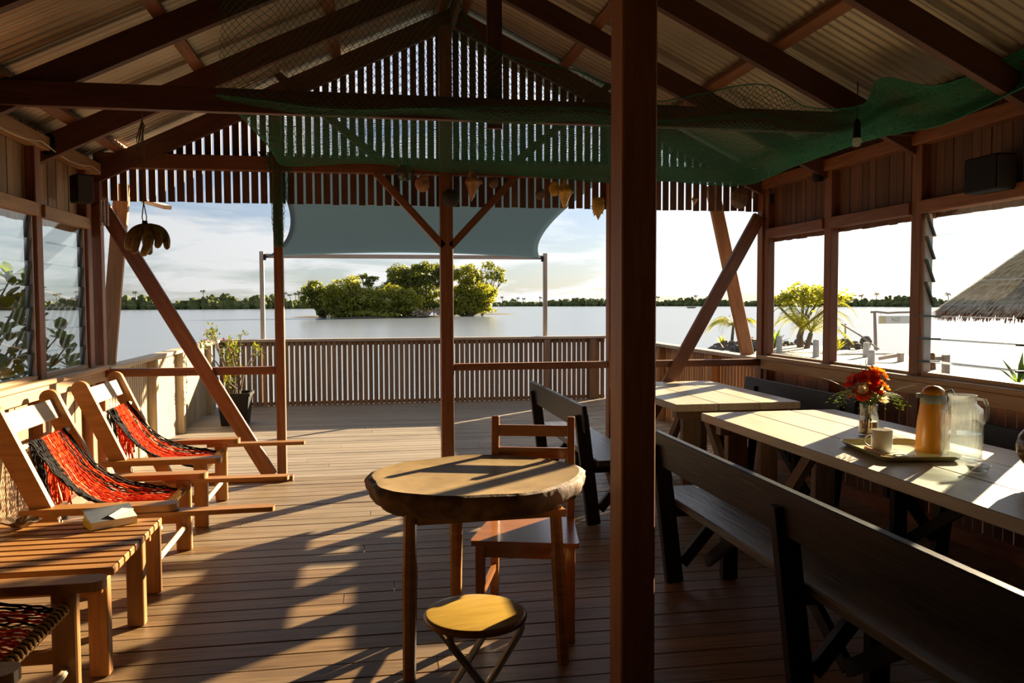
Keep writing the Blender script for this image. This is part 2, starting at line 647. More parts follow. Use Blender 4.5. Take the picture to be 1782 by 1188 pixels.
def piece(name, p0, p1, w, h, mat, parent=None, up=(0, 0, 1), bev=0.0):
    """timber from p0 to p1; w across, h along `up`"""
    p0, p1, up = V(p0), V(p1), V(up)
    d = p1 - p0
    L = d.length
    x = d / L
    y = up.cross(x).normalized()
    z = x.cross(y)
    o = bpy.data.objects.new(name, boxmesh(L, w, h, mat, bev))
    COL.objects.link(o)
    mw = Matrix((x, y, z)).transposed().to_4x4()
    mw.translation = (p0 + p1) / 2
    if parent is not None:
        o.parent = parent
    o.matrix_local = mw
    return o


def copytree(o, loc, rz=None):
    r = o.copy()
    COL.objects.link(r)
    r.location = loc
    if rz is not None:
        r.rotation_euler = (0, 0, rz)
    for c in o.children:
        k = c.copy(); COL.objects.link(k); k.parent = r
        for g in c.children:
            k2 = g.copy(); COL.objects.link(k2); k2.parent = k
    return r


YUP = (0, 1, 0)
XUP = (1, 0, 0)

# ------------------------------------------------------------------ the building
XL, XR, YG = -2.14, 3.58, 7.12
XC = (XL + XR) / 2
ZS, ZH, ZP, ZA = .98, 2.07, 2.57, 4.09           # sill, window head, wall plate, ridge
SLOPE = (ZA - 2.72) / (XC - XL)


def roofz(x):
    return ZA - SLOPE * abs(x - XC)


# floor ---------------------------------------------------------------
floor = struct('floor')
y = -1.9
random.seed(3)
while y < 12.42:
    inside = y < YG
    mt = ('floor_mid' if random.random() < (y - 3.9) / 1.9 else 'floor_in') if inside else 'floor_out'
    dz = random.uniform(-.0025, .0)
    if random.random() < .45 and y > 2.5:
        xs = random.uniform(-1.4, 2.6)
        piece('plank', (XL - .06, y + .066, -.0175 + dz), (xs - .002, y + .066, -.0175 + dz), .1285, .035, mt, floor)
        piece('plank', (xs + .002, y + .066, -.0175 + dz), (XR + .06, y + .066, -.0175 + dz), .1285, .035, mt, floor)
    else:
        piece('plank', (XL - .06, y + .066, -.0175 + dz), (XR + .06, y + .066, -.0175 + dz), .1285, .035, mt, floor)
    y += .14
for x in (-2.0, -1.1, -.2, .7, 1.6, 2.5, 3.4):
    piece('joist', (x, -1.9, -.115), (x, 12.4, -.115), .06, .155, 'timber_dark', floor)

# side walls ------------------------------------------------------------
random.seed(5)


def side_wall(name, X, s, yposts, boardmat, railmat, yopen):
    """X inner face; s = +1 when outside is +X"""
    w = struct(name)
    xo = X + s * .075                                  # board plane on the outer side of the studs
    y = 1.2
    while y < YG - .02:
        dz = random.uniform(-.004, .004)
        dx = random.uniform(-.003, .003)
        piece('plank', (xo + dx, y + .037, -.05), (xo + dx, y + .037, ZS - .06), .018, .074, boardmat, w, YUP)
        piece('plank', (xo + dx, y + .037, ZH - .03 + dz), (xo + dx, y + .037, 2.76), .018, .074, boardmat, w, YUP)
        y += .081
    # unseen stretch beside and behind the camera
    piece('panel', (xo, -1.9, ZS / 2 - .05), (xo, 1.2, ZS / 2 - .05), .018, ZS, boardmat, w)
    piece('panel', (xo, -1.9, 2.4), (xo, 1.2, 2.4), .018, .74, boardmat, w)
    piece('panel', (xo, -1.9, 1.5), (xo, yopen, 1.5), .018, 1.2, boardmat, w)  # fills the unseen window openings, added to cut daylight in the room
    for yp in yposts:
        piece('stud', (X + s * .035, yp, 0), (X + s * .035, yp, 2.62), .07, .10, 'timber', w, YUP, .004)
    piece('top_plate', (X + s * .01, -1.9, ZP), (X + s * .01, YG - .06, ZP), .09, .09, railmat, w, bev=.004)
    ys = [-1.9] + [v for v in sorted(yposts)]
    for a, b in zip(ys[:-1], ys[1:]):
        piece('head_beam', (X + s * .025, a + .05, ZH + .045), (X + s * .025, b - .05, ZH + .045), .09, .085, railmat, w, bev=.004)
    piece('sill', (X + s * .015, -1.9, ZS + .005), (X + s * .015, YG - .05, ZS + .005), .15, .035, 'sill', w, bev=.005)
    piece('sill_apron', (X - s * .005, -1.9, ZS - .06), (X - s * .005, YG - .05, ZS - .06), .035, .085, 'sill', w, bev=.003)
    piece('bottom_plate', (X + s * .03, -1.9, .045), (X + s * .03, YG - .05, .045), .07, .09, 'timber', w)
    return w


LP = [.9, 1.9, 2.9, 3.9, 4.9, 5.88, 6.86]
RP = [.9, 1.9, 2.9, 3.92, 4.94, 6.01, 7.05]
wall_left = side_wall('wall_left', XL, -1, LP, 'board', 'board', 4.86)
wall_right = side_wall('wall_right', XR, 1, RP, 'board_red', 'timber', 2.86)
wb = struct('wall_back')  # unseen end wall, put in to keep the interior dark
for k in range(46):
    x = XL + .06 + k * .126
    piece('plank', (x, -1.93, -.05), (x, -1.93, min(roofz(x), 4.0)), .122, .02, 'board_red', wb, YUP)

# louvre windows -------------------------------------------------------------


def louvre(name, X, s, y0, y1, tilts, zb=ZS + .045):
    w = struct(name)
    xg = X + s * .045
    n = len(tilts)
    ph = (ZH - zb) / n
    for yy, d in ((y0 + .012, 1), (y1 - .012, -1)):
        piece('side_channel', (xg, yy, zb - .02), (xg, yy, ZH), .05, .012, 'bracket', w, YUP)
    piece('sill_strip', (xg, y0, zb - .01), (xg, y1, zb - .01), .06, .03, 'sill', w)
    for i, t in enumerate(tilts):
        zc = zb + ph * (i + .5)
        d = V((s * math.sin(t), 0, -math.cos(t)))       # lower edge leans out
        c = V((xg, 0, zc))
        a, b = c - d * ph * .54, c + d * ph * .54
        mid = (a + b) / 2
        q = piece('pane', (mid.x, y0 + .03, mid.z), (mid.x, y1 - .03, mid.z), .005, ph * 1.08, 'glass', w, up=-d)
        for yy in (y0 + .026, y1 - .026):
            bc = piece('blade_clip', (a.x, yy, a.z), (b.x, yy, b.z), .012, .026, 'clip', None, YUP)
            bc.parent = q
            bc.matrix_parent_inverse = q.matrix_basis.inverted()
    return w


cl = R(9)
louvre('window_1', XL, -1, 5.94, 6.80, [cl] * 7)
louvre('window_2', XL, -1, 4.96, 5.82, [cl] * 7)
louvre('window_3', XR, 1, 3.98, 4.88, [R(88), R(88), R(88), R(22), R(22), R(22), R(22)])
for nm, a, b in (('window_4', 6.07, 6.99), ('window_5', 5.0, 5.95)):
    w = struct(nm)
    piece('sill_strip', (XR + .05, a, ZS + .03), (XR + .05, b, ZS + .03), .05, .02, 'sill', w)

# gable wall -----------------------------------------------------------------
wg = struct('wall_gable')
random.seed(11)
k = 0
x = XL + .02
while x < XR:
    zt = roofz(x) - .06
    piece('slat', (x, YG + .07, 2.335 + random.uniform(-.004, .004)), (x, YG + .07, zt), .018, random.uniform(.052, .057), 'board_red', wg, XUP)
    x += .0737
piece('gable_beam', (XL - .03, YG, 2.65), (XR + .03, YG, 2.65), .09, .12, 'timber', wg, bev=.004)
for xx, ww in ((-.75, .075), (.655, .11), (2.15, .10)):
    zt = 3.85 if abs(xx - .655) < .01 else roofz(xx) - .1
    piece('post', (xx, YG, 0), (xx, YG, zt), ww, ww, 'timber', wg, YUP, .005)
piece('corner_post', (XL - .03, YG, 0), (XL - .03, YG, 2.6), .09, .09, 'timber', wg, YUP, .005)
piece('corner_post', (XR + .03, YG, 0), (XR + .03, YG, 2.6), .10, .10, 'timber', wg, YUP, .005)
piece('cross_rail', (XL, YG, .935), (-.79, YG, .935), .07, .065, 'timber', wg, bev=.004)
piece('cross_rail', (.71, YG, .935), (2.10, YG, .935), .07, .06, 'timber', wg, bev=.004)
piece('cross_rail', (2.20, YG, .935), (XR - .02, YG, .935), .07, .06, 'timber', wg, bev=.004)
piece('diagonal_brace', (XL + .02, YG - .05, 2.30), (-.84, YG - .05, .05), .115, .05, 'timber', wg, YUP, .004)
piece('diagonal_brace', (XR - .05, YG - .05, 2.28), (2.25, YG - .05, .05), .115, .05, 'timber', wg, YUP, .004)
for a, b in (((.63, 1.98), (.06, 2.60)), ((.69, 1.98), (1.27, 2.60))):
    piece('knee_brace', (a[0], YG - .02, a[1]), (b[0], YG - .02, b[1]), .06, .07, 'timber', wg, YUP, .003)
for a, b in (((.10, 2.70), (-.78, 3.42)), ((1.24, 2.70), (2.12, 3.42))):
    piece('web_strut', (a[0], YG - .02, a[1]), (b[0], YG - .02, b[1]), .06, .08, 'timber_dark', wg, YUP)
piece('floor_plate', (XL + .3, YG, .02), (-.66, YG, .02), .10, .04, 'timber', wg)

# roof ------------------------------------------------------------------------
ceil = struct('ceiling')
rafter_y = [7.1, 6.05, 4.98, 3.9, 2.85, 1.8, .75, -.3, -1.4]
for ry in rafter_y:
    for s in (-1, 1):
        xe = XC + s * (XC - XL + .55)
        nrm = V((s * SLOPE, 0, 1)).normalized()
        a = V((XC + s * .02, ry, roofz(XC + s * .02))) - nrm * .15
        b = V((xe, ry, roofz(xe))) - nrm * .15
        piece('rafter', a, b, .055, .15, 'timber_dark', ceil, up=nrm)
slopelen = math.hypot(1, SLOPE)
for s in (-1, 1):
    nrm = V((s * SLOPE, 0, 1)).normalized()
    for q in (.12, 1.0, 1.9, 2.72, 3.3):
        xx = XC + s * q
        c = V((xx, 0, roofz(xx))) - nrm * .045
        piece('purlin', (c.x, -1.9, c.z), (c.x, 7.75, c.z), .075, .055, 'timber', ceil, up=nrm)
piece('ridge_board', (XC, -1.9, ZA - .16), (XC, 7.75, ZA - .16), .04, .18, 'timber_dark', ceil)
# corrugated sheets
Wd = .82
for s in (-1, 1):
    xe = XC + s * (XC - XL + .70)
    mb = MB()
    nseg = 88
    for i in range(nseg + 1):
        yy = -Wd / 2 - .03 + (Wd + .06) * i / nseg
        hz = .009 * math.sin(2 * math.pi * yy / .076)
        for (xx, zz_) in ((XC + s * .01, roofz(XC + s * .01)), (xe, roofz(xe))):
            mb.v.append((xx, yy, zz_ + hz))
    for i in range(nseg):
        a = i * 2
        mb.f.append((a, a + 1, a + 3, a + 2))
    me = mb.mesh('roof_sheet', 'tin', True, False)
    for k in range(12):
        o = bpy.data.objects.new('roof_sheet', me)
        COL.objects.link(o)
        o.parent = ceil
        o.location = (0, -1.9 + Wd / 2 + k * Wd, .003 * (k % 2) - .006)
mb = MB()
mb.prism([(XC - .16, ZA - .055), (XC, ZA + .03), (XC + .16, ZA - .055), (XC, ZA + .024)], 'y', -1.9, 7.95)
mb.build('ridge_cap', 'tin', ceil)

# tie-beam truss over the room
tr = empty('roof_truss', (XC, 4.95, 2.585))
tag(tr, 'dark timber tie beam with a short king post, green net draped over it', 'roof truss')
piece('tie_beam', (XL - XC, 0, .068), (XR - XC, 0, .068), .055, .135, 'timber_dark', tr, bev=.003)
piece('king_post', (.04, .045, -.03), (.04, .045, ZA - 2.585 - .12), .035, .09, 'timber_dark', tr, XUP)

# post in the room
npx = empty('support_post', (.978, 2.975, 0))
tag(npx, 'thick square timber post standing in the room beside the long black bench', 'post')
piece('post_shaft', (0, 0, 0), (0, 0, 3.9), .15, .133, 'post_wood', npx, XUP, .006)
# ------------------------------------------------------------------ outer deck


def fence(name, p0, p1, label, mat, railmat, posts, n_in):
    """p0,p1 line of the slats; n_in points into the deck"""
    p0, p1, n_in = V(p0), V(p1), V(n_in)
    d = (p1 - p0)
    L = d.length
    u = d / L
    root = empty(name, tuple((p0 + p1) / 2))
    tag(root, label, 'fence')
    o = (p0 + p1) / 2
    k = int(L / .0757)
    for i in range(k):
        q = p0 + u * (.04 + i * .0757) - o
        piece('slat', q + V((0, 0, -.02)), q + V((0, 0, .93)), .018, .058 + random.uniform(-.003, .003), mat, root, up=tuple(u))
    a, b = p0 - o + n_in * .02, p1 - o + n_in * .02
    piece('top_rail', a + V((0, 0, .955)), b + V((0, 0, .955)), .15, .038, railmat, root, bev=.005)
    piece('under_rail', a - n_in * .05 + V((0, 0, .905)), b - n_in * .05 + V((0, 0, .905)), .04, .06, mat, root)
    piece('bottom_rail', a - n_in * .05 + V((0, 0, .03)), b - n_in * .05 + V((0, 0, .03)), .03, .05, mat, root)
    for t in posts:
        q = p0 + u * t - o + n_in * .045
        piece('fence_post', q, q + V((0, 0, .93)), .09, .09, mat, root, up=tuple(u), bev=.004)
    return root


random.seed(21)
fence('deck_fence', (XL - .02, 12.33, 0), (XR + .02, 12.33, 0), 'vertical slat fence along the water end of the deck, below the shade sail', 'fence', 'grey_wood', (.15, 4.82, 5.55), (0, -1, 0))
fence('deck_fence', (XL - .07, YG + .1, 0), (XL - .07, 12.30, 0), 'sunlit slat fence with pale top rail beside the potted plant', 'fence_pale', 'fence_pale', (1.5, 2.7, 4.4), (1, 0, 0))
fence('deck_fence', (XR + .07, YG + .1, 0), (XR + .07, 12.30, 0), 'reddish board fence of the deck running behind the dining tables', 'board', 'grey_wood', (1.0, 2.6, 4.2), (-1, 0, 0))

for (a, b, lab) in (((-2.24, 7.55, .97), (-2.08, 7.55, 2.52), 'leaning timber strut rising from the pale railing next to the hanging bananas'),
                    ((3.66, 7.55, .97), (3.27, 7.55, 2.62), 'leaning timber strut rising from the railing in front of the young palm')):
    rt = empty('eave_strut', a)
    tag(rt, lab, 'strut')
    piece('strut_shaft', (0, 0, 0), V(b) - V(a), .125, .05, 'board', rt, YUP, .004)

# shade sail and its frame
fr = empty('sail_frame', (.57, 12.43, -.05))
tag(fr, 'pale timber goalpost frame at the deck end holding the shade sail', 'frame')
for xx in (-1.55 - .57, 2.67 - .57):
    piece('frame_post', (xx, 0, 0), (xx, 0, 2.30), .06, .06, 'grey_wood', fr, YUP, .003)
piece('cross_bar', (-1.52 - .57, 0, 2.235), (2.64 - .57, 0, 2.235), .05, .06, 'grey_wood', fr, bev=.003)
for xx in (-1.50 - .57, 2.62 - .57):
    piece('bolt_plate', (xx, -.035, 2.17), (xx, -.035, 2.25), .03, .05, 'black', fr, YUP)
mb = MB()
nu, nv = 40, 28
c00, c10 = V((-.92, 7.26, 2.78)), V((2.35, 7.26, 2.78))
c01, c11 = V((-1.46, 12.36, 2.17)), V((2.58, 12.36, 2.17))
for j in range(nv + 1):
    t = j / nv
    for i in range(nu + 1):
        s_ = i / nu
        su = s_ + (.5 - s_) * .115 * 4 * t * (1 - t) * 1.4
        st = t + (.5 - t) * .10 * 4 * s_ * (1 - s_) * (1 if t > .5 else .3)
        q = (c00.lerp(c10, su)).lerp(c01.lerp(c11, su), st)
        q.z += -.03 * math.sin(math.pi * t) + .03 * math.sin(math.pi * s_) * t
        mb.v.append(tuple(q))
W_ = nu + 1
for j in range(nv):
    for i in range(nu):
        a = j * W_ + i
        mb.f.append((a, a + 1, a + 1 + W_, a + W_))
ss = empty('shade_sail', (.57, 9.8, 2.4))
tag(ss, 'slate grey fabric shade sail with curved edges stretched over the deck', 'shade sail')
o = mb.build('sail_cloth', 'sail', ss, True, False)
o.location = (-.57, -9.8, -2.4)
md = o.modifiers.new('t', 'SOLIDIFY'); md.thickness = .004
for a, b in ((c01, (-1.54, 12.42, 2.17)), (c11, (2.65, 12.42, 2.17))):
    mb = MB(); mb.tube([a, b], .008, 6)
    q = mb.build('corner_strap', 'black', ss); q.location = (-.57, -9.8, -2.4)

# ------------------------------------------------------------------ furniture


def rounded(L, w, r=None, n=8):
    """board outline from x=0 to L, nose rounded at the far end"""
    r = w / 2 if r is None else r
    pts = [(0, -w / 2)]
    for k in range(n + 1):
        a = -math.pi / 2 + math.pi / 2 * k / n
        pts.append((L - r + r * math.cos(a), -w / 2 + r + r * math.sin(a)))
    for k in range(n + 1):
        a = math.pi / 2 * k / n
        pts.append((L - r + r * math.cos(a), w / 2 - r + r * math.sin(a)))
    pts.append((0, w / 2))
    return pts


HW = .375


def lounge_chair(cx, cy, label, ext, seed, dark_near):
    random.seed(seed)
    root = empty('lounge_chair', (cx, cy, 0))
    tag(root, label, 'lounge chair')
    W = 'chair_wood'
    for s in (-1, 1):
        piece('front_leg', (.36, s * HW, 0), (.36, s * HW, .437), .088, .045, W, root, YUP, .006)
        # leaning back post with round head
        ax = V((-.40 - .06, 0, 1.0 - .0)).normalized()
        px_ = V((ax.z, 0, -ax.x))
        b0 = V((.06, 0, 0))
        top = b0 + ax * 1.04
        hw_ = .052
        poly = []
        for q in (b0 + px_ * hw_, ):
            poly.append((q.x + .0, 0.0))
        for k in range(13):
            a = math.pi * k / 12
            q = top + px_ * (hw_ * math.cos(a)) + ax * (hw_ * math.sin(a))
            poly.append((q.x, q.z))
        q = b0 - px_ * hw_
        poly.append((q.x, 0.0))
        mb = MB(); mb.prism(poly, 'y', s * HW - .022, s * HW + .022)
        mb.build('back_post', W, root)
        # arm with round nose
        mb = MB(); mb.prism(rounded(.74, .105, .045), 'z', -.018, .018)
        mb.build('arm', W, root, loc=(-.24, s * (HW + .012), .455))
        piece('side_stretcher', (.33, s * HW, .19), (0.0, s * HW, .19), .03, .045, W, root)
        if s in ext:
            mb = MB(); mb.prism(rounded(.72, .085, .025), 'z', -.0125, .0125)
            mb.build('leg_rest', W, root, loc=(.26, s * (HW + .03), .421), rot=(0, 0, ext[s]))
    piece('head_rail', (-.345, -HW + .02, .885), (-.345, HW - .02, .885), .022, .115, 'pale_wood', root, up=(-.42, 0, 1), bev=.003)
    mb = MB(); mb.tube([(-.27, -HW, .765), (-.27, HW, .765)], .015, 8)
    mb.build('hanging_rod', 'pale_wood', root, True)
    mb = MB(); mb.tube([(.36, -HW, .14), (.36, HW, .14)], .017, 8)
    mb.build('front_stretcher', 'pale_wood', root, True)
    # net seat
    reds, blacks, creams = MB(), MB(), MB()
    n = 46
    for i in range(n):
        f = i / (n - 1) * 2 - 1
        pts = []
        ns = 26
        for k in range(ns + 1):
            t = k / ns
            wy = .245 + (.34 - .245) * t - .03 * math.sin(math.pi * t)
            xx = -.255 + (.36 + .255) * t
            zl = .785 + (.375 - .785) * t
            sag = .13 * math.sin(math.pi * min(1, t * 1.02)) ** 1.2
            sag *= 1 - .45 * f * f
            wob = .010 * math.sin(t * math.pi * 13 + (i % 2) * math.pi) * (1 if 0 < k < ns else 0)
            pts.append((xx - .07 * math.sin(math.pi * t), f * wy + wob + random.uniform(-.003, .003), zl - sag + random.uniform(-.005, .005)))
        e = f * dark_near
        if e < -.42 or e > .86:
            tgt = blacks
        elif random.random() < .10:
            tgt = creams
        elif e > .5 and random.random() < .35:
            tgt = blacks
        else:
            tgt = reds
        tgt.tube(pts, .0042 if tgt is not creams else .003, 4, False)
    for i in range(34):
        f = i / 33 * 2 - 1
        pts = [(-.255, f * .24, .785)]
        ln = random.uniform(.32, .46)
        for k in range(1, 8):
            t = k / 7
            pts.append((-.262 + .05 * t + random.uniform(-.006, .006), f * .24 * (1 - .12 * t) + random.uniform(-.01, .01), .785 - ln * t))
        tgt = blacks if f * dark_near < -.45 else reds
        tgt.tube(pts, .005, 4, False)
    # wrapped front bar
    for k in range(64):
        yy = -HW + .03 + (2 * HW - .06) * k / 63
        tgt = (creams, blacks, creams)[k % 3]
        tgt.tube([(.36 + .02 * math.cos(a), yy + .004 * a / math.pi, .372 + .02 * math.sin(a)) for a in [j * math.pi / 4 for j in range(9)]], .005, 4, False)
    mb = MB(); mb.tube([(.36, -HW, .372), (.36, HW, .372)], .014, 8)
    mb.build('front_bar', W, root, True)
    reds.build('red_net_cords', 'cord_red', root, True, False)
    blacks.build('black_net_cords', 'cord_black', root, True, False)
    creams.build('cream_net_cords', 'cord_cream', root, True, False)
    return root


lounge_chair(-1.49, 6.09, 'wooden lounge chair with red net seat and one foot board out, by the diagonal brace', {1: R(0)}, 31, 1)
lounge_chair(-1.49, 4.82, 'wooden lounge chair with red and black net seat and both foot boards swung out', {1: R(-1.5), -1: R(2)}, 32, 1)
lounge_chair(-1.49, 2.86, 'wooden lounge chair on the camera side of the slatted table, net seat in shade', {}, 33, 1)

# slatted side table
st = empty('slatted_table', (-1.42, 3.79, 0))
tag(st, 'low wooden slatted table with a book lying on it', 'table')
for k in range(10):
    yy = -.35 + k * .078
    piece('slat', (-.42, yy, .445), (.41, yy, .445), .060, .032, 'chair_wood', st, bev=.003)
for xx in (-.34, .33):
    piece('bearer', (xx, -.37, .405), (xx, .37, .405), .04, .048, 'chair_wood', st)
    for yy in (-.30, .22):
        piece('leg', (xx, yy, 0), (xx, yy, .40), .075, .055, 'chair_wood', st, YUP, .004)
piece('apron', (-.40, -.36, .39), (.36, -.36, .39), .022, .07, 'chair_wood', st)
piece('apron', (-.40, .36, .39), (.36, .36, .39), .022, .07, 'chair_wood', st)
bk = empty('paperback_book', tuple(onz(193, 912, .461)), R(32))
tag(bk, 'thick grey covered paperback book with a bent corner on the slatted table', 'book')
def bz(y_):
    return .0525 + .27 * y_


mb = MB(); mb.prism([(-.0625, .002), (.0625, .002), (.0625, bz(.0625)), (-.0625, bz(-.0625))], 'x', -.10, .10); mb.build('pages', 'paper', bk)
mb = MB(); mb.box((0, 0, .001), (.206, .13, .002)); mb.box((-.1015, 0, .018), (.003, .13, .034)); mb.build('back_cover', 'cover_yellow', bk)
mb = MB()
mb.add([(x_, y_, bz(y_) + .0025) for x_, y_ in ((-.105, -.067), (.0, -.067), (.104, .0), (.104, .067), (-.105, .067))], [(0, 1, 2, 3, 4)])
o = mb.build('front_cover', 'cover', bk); md = o.modifiers.new('t', 'SOLIDIFY'); md.thickness = .0015
mb = MB()
mb.add([(x_, y_, bz(y_) + .004 + e_) for x_, y_, e_ in ((.0, -.067, 0), (.104, .0, 0), (.055, .012, .006), (-.02, -.04, .006))], [(0, 1, 2, 3)])
o = mb.build('bent_corner', 'paper', bk); md = o.modifiers.new('t', 'SOLIDIFY'); md.thickness = .0012
# ruffled shell dish
mb = MB()
n = 36
for (r, z, wv) in ((.012, .004, 0), (.035, .008, .15), (.06, .022, .25), (.085, .034, .35), (.082, .038, .35), (.055, .028, .25), (.03, .016, .1), (.01, .012, 0)):
    for k in range(n):
        a = 2 * math.pi * k / n
        rr = r * (1 + .22 * wv * math.cos(5 * a) + .1 * wv * math.cos(11 * a))
        mb.v.append((rr * math.cos(a), rr * .8 * math.sin(a), z + .012 * wv * math.cos(8 * a)))
for i in range(7):
    for k in range(n):
        a, b = i * n + k, i * n + (k + 1) % n
        mb.f.append((a, b, b + n, a + n))
mb.f.append(tuple(range(n))[::-1])
mb.f.append(tuple(range(7 * n, 8 * n)))
tag(mb.build('shell_dish', 'shell_dark', None, True, loc=tuple(onz(36, 918, .4605))), 'dark ruffled shell dish on the slatted table', 'shell')

# slab table ------------------------------------------------------------------
sl = empty('slab_table', (.452, 3.55, 0))
tag(sl, 'table with a thick raw edged log slab top on three slim legs', 'table')
random.seed(41)
n = 64
outl = []
for k in range(n):
    a = 2 * math.pi * k / n
    r = 1 + .035 * math.sin(2 * a + .6) + .022 * math.sin(5 * a + 1) + .012 * math.sin(9 * a) + random.uniform(-.006, .006)
    outl.append((.475 * r * math.cos(a), .455 * r * math.sin(a)))


def ringmesh(mb, levels):
    b = len(mb.v)
    for sc, z, jz in levels:
        for k, (x_, y_) in enumerate(outl):
            mb.v.append((x_ * sc * (1 + jz * .02 * math.sin(k * 1.7)), y_ * sc * (1 + jz * .02 * math.sin(k * 2.3)), z + jz * .006 * math.sin(k * .9)))
    for i in range(len(levels) - 1):
        for k in range(n):
            a, c = b + i * n + k, b + i * n + (k + 1) % n
            mb.f.append((a, c, c + n, a + n))


mb = MB(); ringmesh(mb, [(.0, .744, 0), (.4, .744, 0), (.88, .745, 0), (.945, .750, 0)])
mb.build('slab_top', 'slab', sl, True)
mb = MB(); ringmesh(mb, [(.945, .750, 0), (.985, .744, 0), (1.0, .725, 1), (.985, .69, 1), (.93, .655, 1), (.86, .642, 0), (.0, .642, 0)])
mb.build('raw_edge', 'bark', sl, True)
for (px_, py_, yb, bx, by) in ((714, 930, -.30, -.01, -.03), (966, 920, -.27, .03, -.02), (794, 930, .30, .0, .02)):
    t0 = ony(px_, py_, 3.55 + yb)
    b0 = (t0.x - .452, yb)
    mb = MB()
    P = [(b0[0], b0[1], .66), (b0[0] + bx * .3, b0[1] + by * .3, .47), (b0[0] + bx * .32, b0[1] + by * .3, .45), (b0[0] + bx, b0[1] + by, 0)]
    mb.tube(P, [.026, .027, .031, .026], 8)
    mb.build('leg', 'chair_wood', sl)
piece('bearer', (-.28, -.30, .632), (.33, -.27, .632), .05, .03, 'chair_wood', sl)

# folding stool
sx = onz(827, 1063, .45)
so = empty('folding_stool', (sx.x, sx.y, 0), R(12))
tag(so, 'round folding stool with yellow varnished seat and crossed metal legs', 'stool')
mb = MB(); mb.lathe([(0, .4505), (.155, .4505), (.166, .449)], 48); mb.build('seat_top', 'stool_seat', so, True)
mb = MB(); mb.lathe([(.166, .449), (.174, .444), (.177, .436), (.174, .427), (.165, .423), (0, .423)], 48); mb.build('seat_rim', 'stool_edge', so, True)
for s, w_ in ((1, .10), (-1, .125)):
    for yy in (-w_, w_):
        mb = MB()
        mb.tube([(s * .13, yy, .423), (s * .125, yy, .40), (-s * .15, yy, .012)], .0125, 8)
        mb.build('leg', 'steel', so, True)
    mb = MB(); mb.tube([(-s * .15, -w_, .012), (-s * .15, w_, .012)], .0095, 8); mb.build('foot_bar', 'steel', so, True)
    mb = MB(); mb.tube([(s * .125, -w_, .41), (s * .125, w_, .41)], .008, 8); mb.build('hinge_bar', 'steel', so, True)

# dining chair
dc = empty('dining_chair', (.72, 3.72, 0), R(-16))
tag(dc, 'varnished wooden dining chair with two back slats behind the slab table', 'chair')
mb = MB()
mb.prism([(-.235, -.24), (-.24, -.22), (-.20, .20), (.20, .20), (.24, -.22), (.235, -.24)], 'z', .425, .448)
mb.build('seat', 'varnish', dc)
for s in (-1, 1):
    piece('front_leg', (s * .20, -.20, 0), (s * .20, -.20, .426), .042, .045, 'varnish', dc, YUP, .003)
    piece('back_post', (s * .187, .185, 0), (s * .187, .21, .45), .038, .038, 'varnish', dc, YUP)
    piece('back_post', (s * .187, .21, .45), (s * .187, .25, .935), .036, .038, 'varnish', dc, YUP, .003)
    piece('side_stretcher', (s * .195, -.18, .20), (s * .187, .19, .20), .02, .03, 'varnish', dc)
    piece('side_apron', (s * .195, -.18, .395), (s * .187, .19, .395), .02, .055, 'varnish', dc)
piece('front_apron', (-.18, -.20, .395), (.18, -.20, .395), .022, .058, 'varnish', dc)
piece('back_apron', (-.17, .20, .395), (.17, .20, .395), .02, .055, 'varnish', dc)
for z_ in (.865, .755, .655):
    yb = .21 + (z_ - .45) / .485 * .04
    piece('back_slat', (-.172, yb, z_), (.172, yb, z_), .018, .055, 'varnish', dc, bev=.002)

# benches ---------------------------------------------------------------------


def bench(label, xb, y0, y1, face, frames, depth=.34, hb=.185, ztop=.815, lean=.05):
    """xb: the back's foot line; face +1 looks towards +X"""
    yc = (y0 + y1) / 2
    root = empty('bench', (xb, yc, 0))
    tag(root, label, 'bench')
    f = face
    piece('back_board', (-f * lean, y0 - yc, ztop - hb / 2), (-f * lean, y1 - yc, ztop - hb / 2), .034, hb, 'bench', root, up=(-f * .12, 0, 1), bev=.006)
    piece('seat_board', (f * (.03 + depth / 2), y0 - yc, .428), (f * (.03 + depth / 2), y1 - yc, .428), depth, .042, 'bench_seat', root, bev=.006)
    for yf in frames:
        yy = yf - yc
        d0, d1 = V((f * .05, yy, 0)), V((f * (.05 - lean + .012), yy, ztop - .02))
        piece('back_upright', d0 - V((f * .02, 0, 0)), d1 - V((f * .07, 0, .05)), .09, .05, 'bench', root, up=(0, 1, 0), bev=.003)
        piece('front_leg', (f * (.06 + depth - .06), yy, 0), (f * (.06 + depth - .06), yy, .405), .085, .05, 'bench', root, up=(0, 1, 0), bev=.003)
        piece('seat_bearer', (f * .0, yy + .055, .375), (f * (.06 + depth - .01), yy + .055, .375), .04, .065, 'bench', root)
        piece('brace', (f * .07, yy - .005, .10), (f * (.06 + depth - .08), yy - .005, .39), .035, .06, 'bench', root)
    for a, b in zip(frames[:-1], frames[1:]):
        piece('long_brace', (f * .22, a - yc, .10), (f * .22, a - yc + .45, .40), .03, .06, 'bench', root)
        piece('long_brace', (f * .22, b - yc, .10), (f * .22, b - yc - .45, .40), .03, .06, 'bench', root)
    return root


bench('long black bench with high plank back standing behind the square post', 1.56, 1.15, 4.42, 1, [1.4, 2.80, 4.12])
bench('shorter black bench in front of the deck opening, seen past the dining chair', 1.44, 5.2, 7.0, 1, [5.30, 6.85])
bench('black bench against the wall on the far side of the table without things on it', 3.34, 5.28, 7.02, -1, [5.45, 6.8], .30)
bench('black bench against the wall behind the water jug and thermos', 3.34, 1.6, 4.55, -1, [1.9, 4.3], .30)

# dining tables -----------------------------------------------------------------
ZT = .78


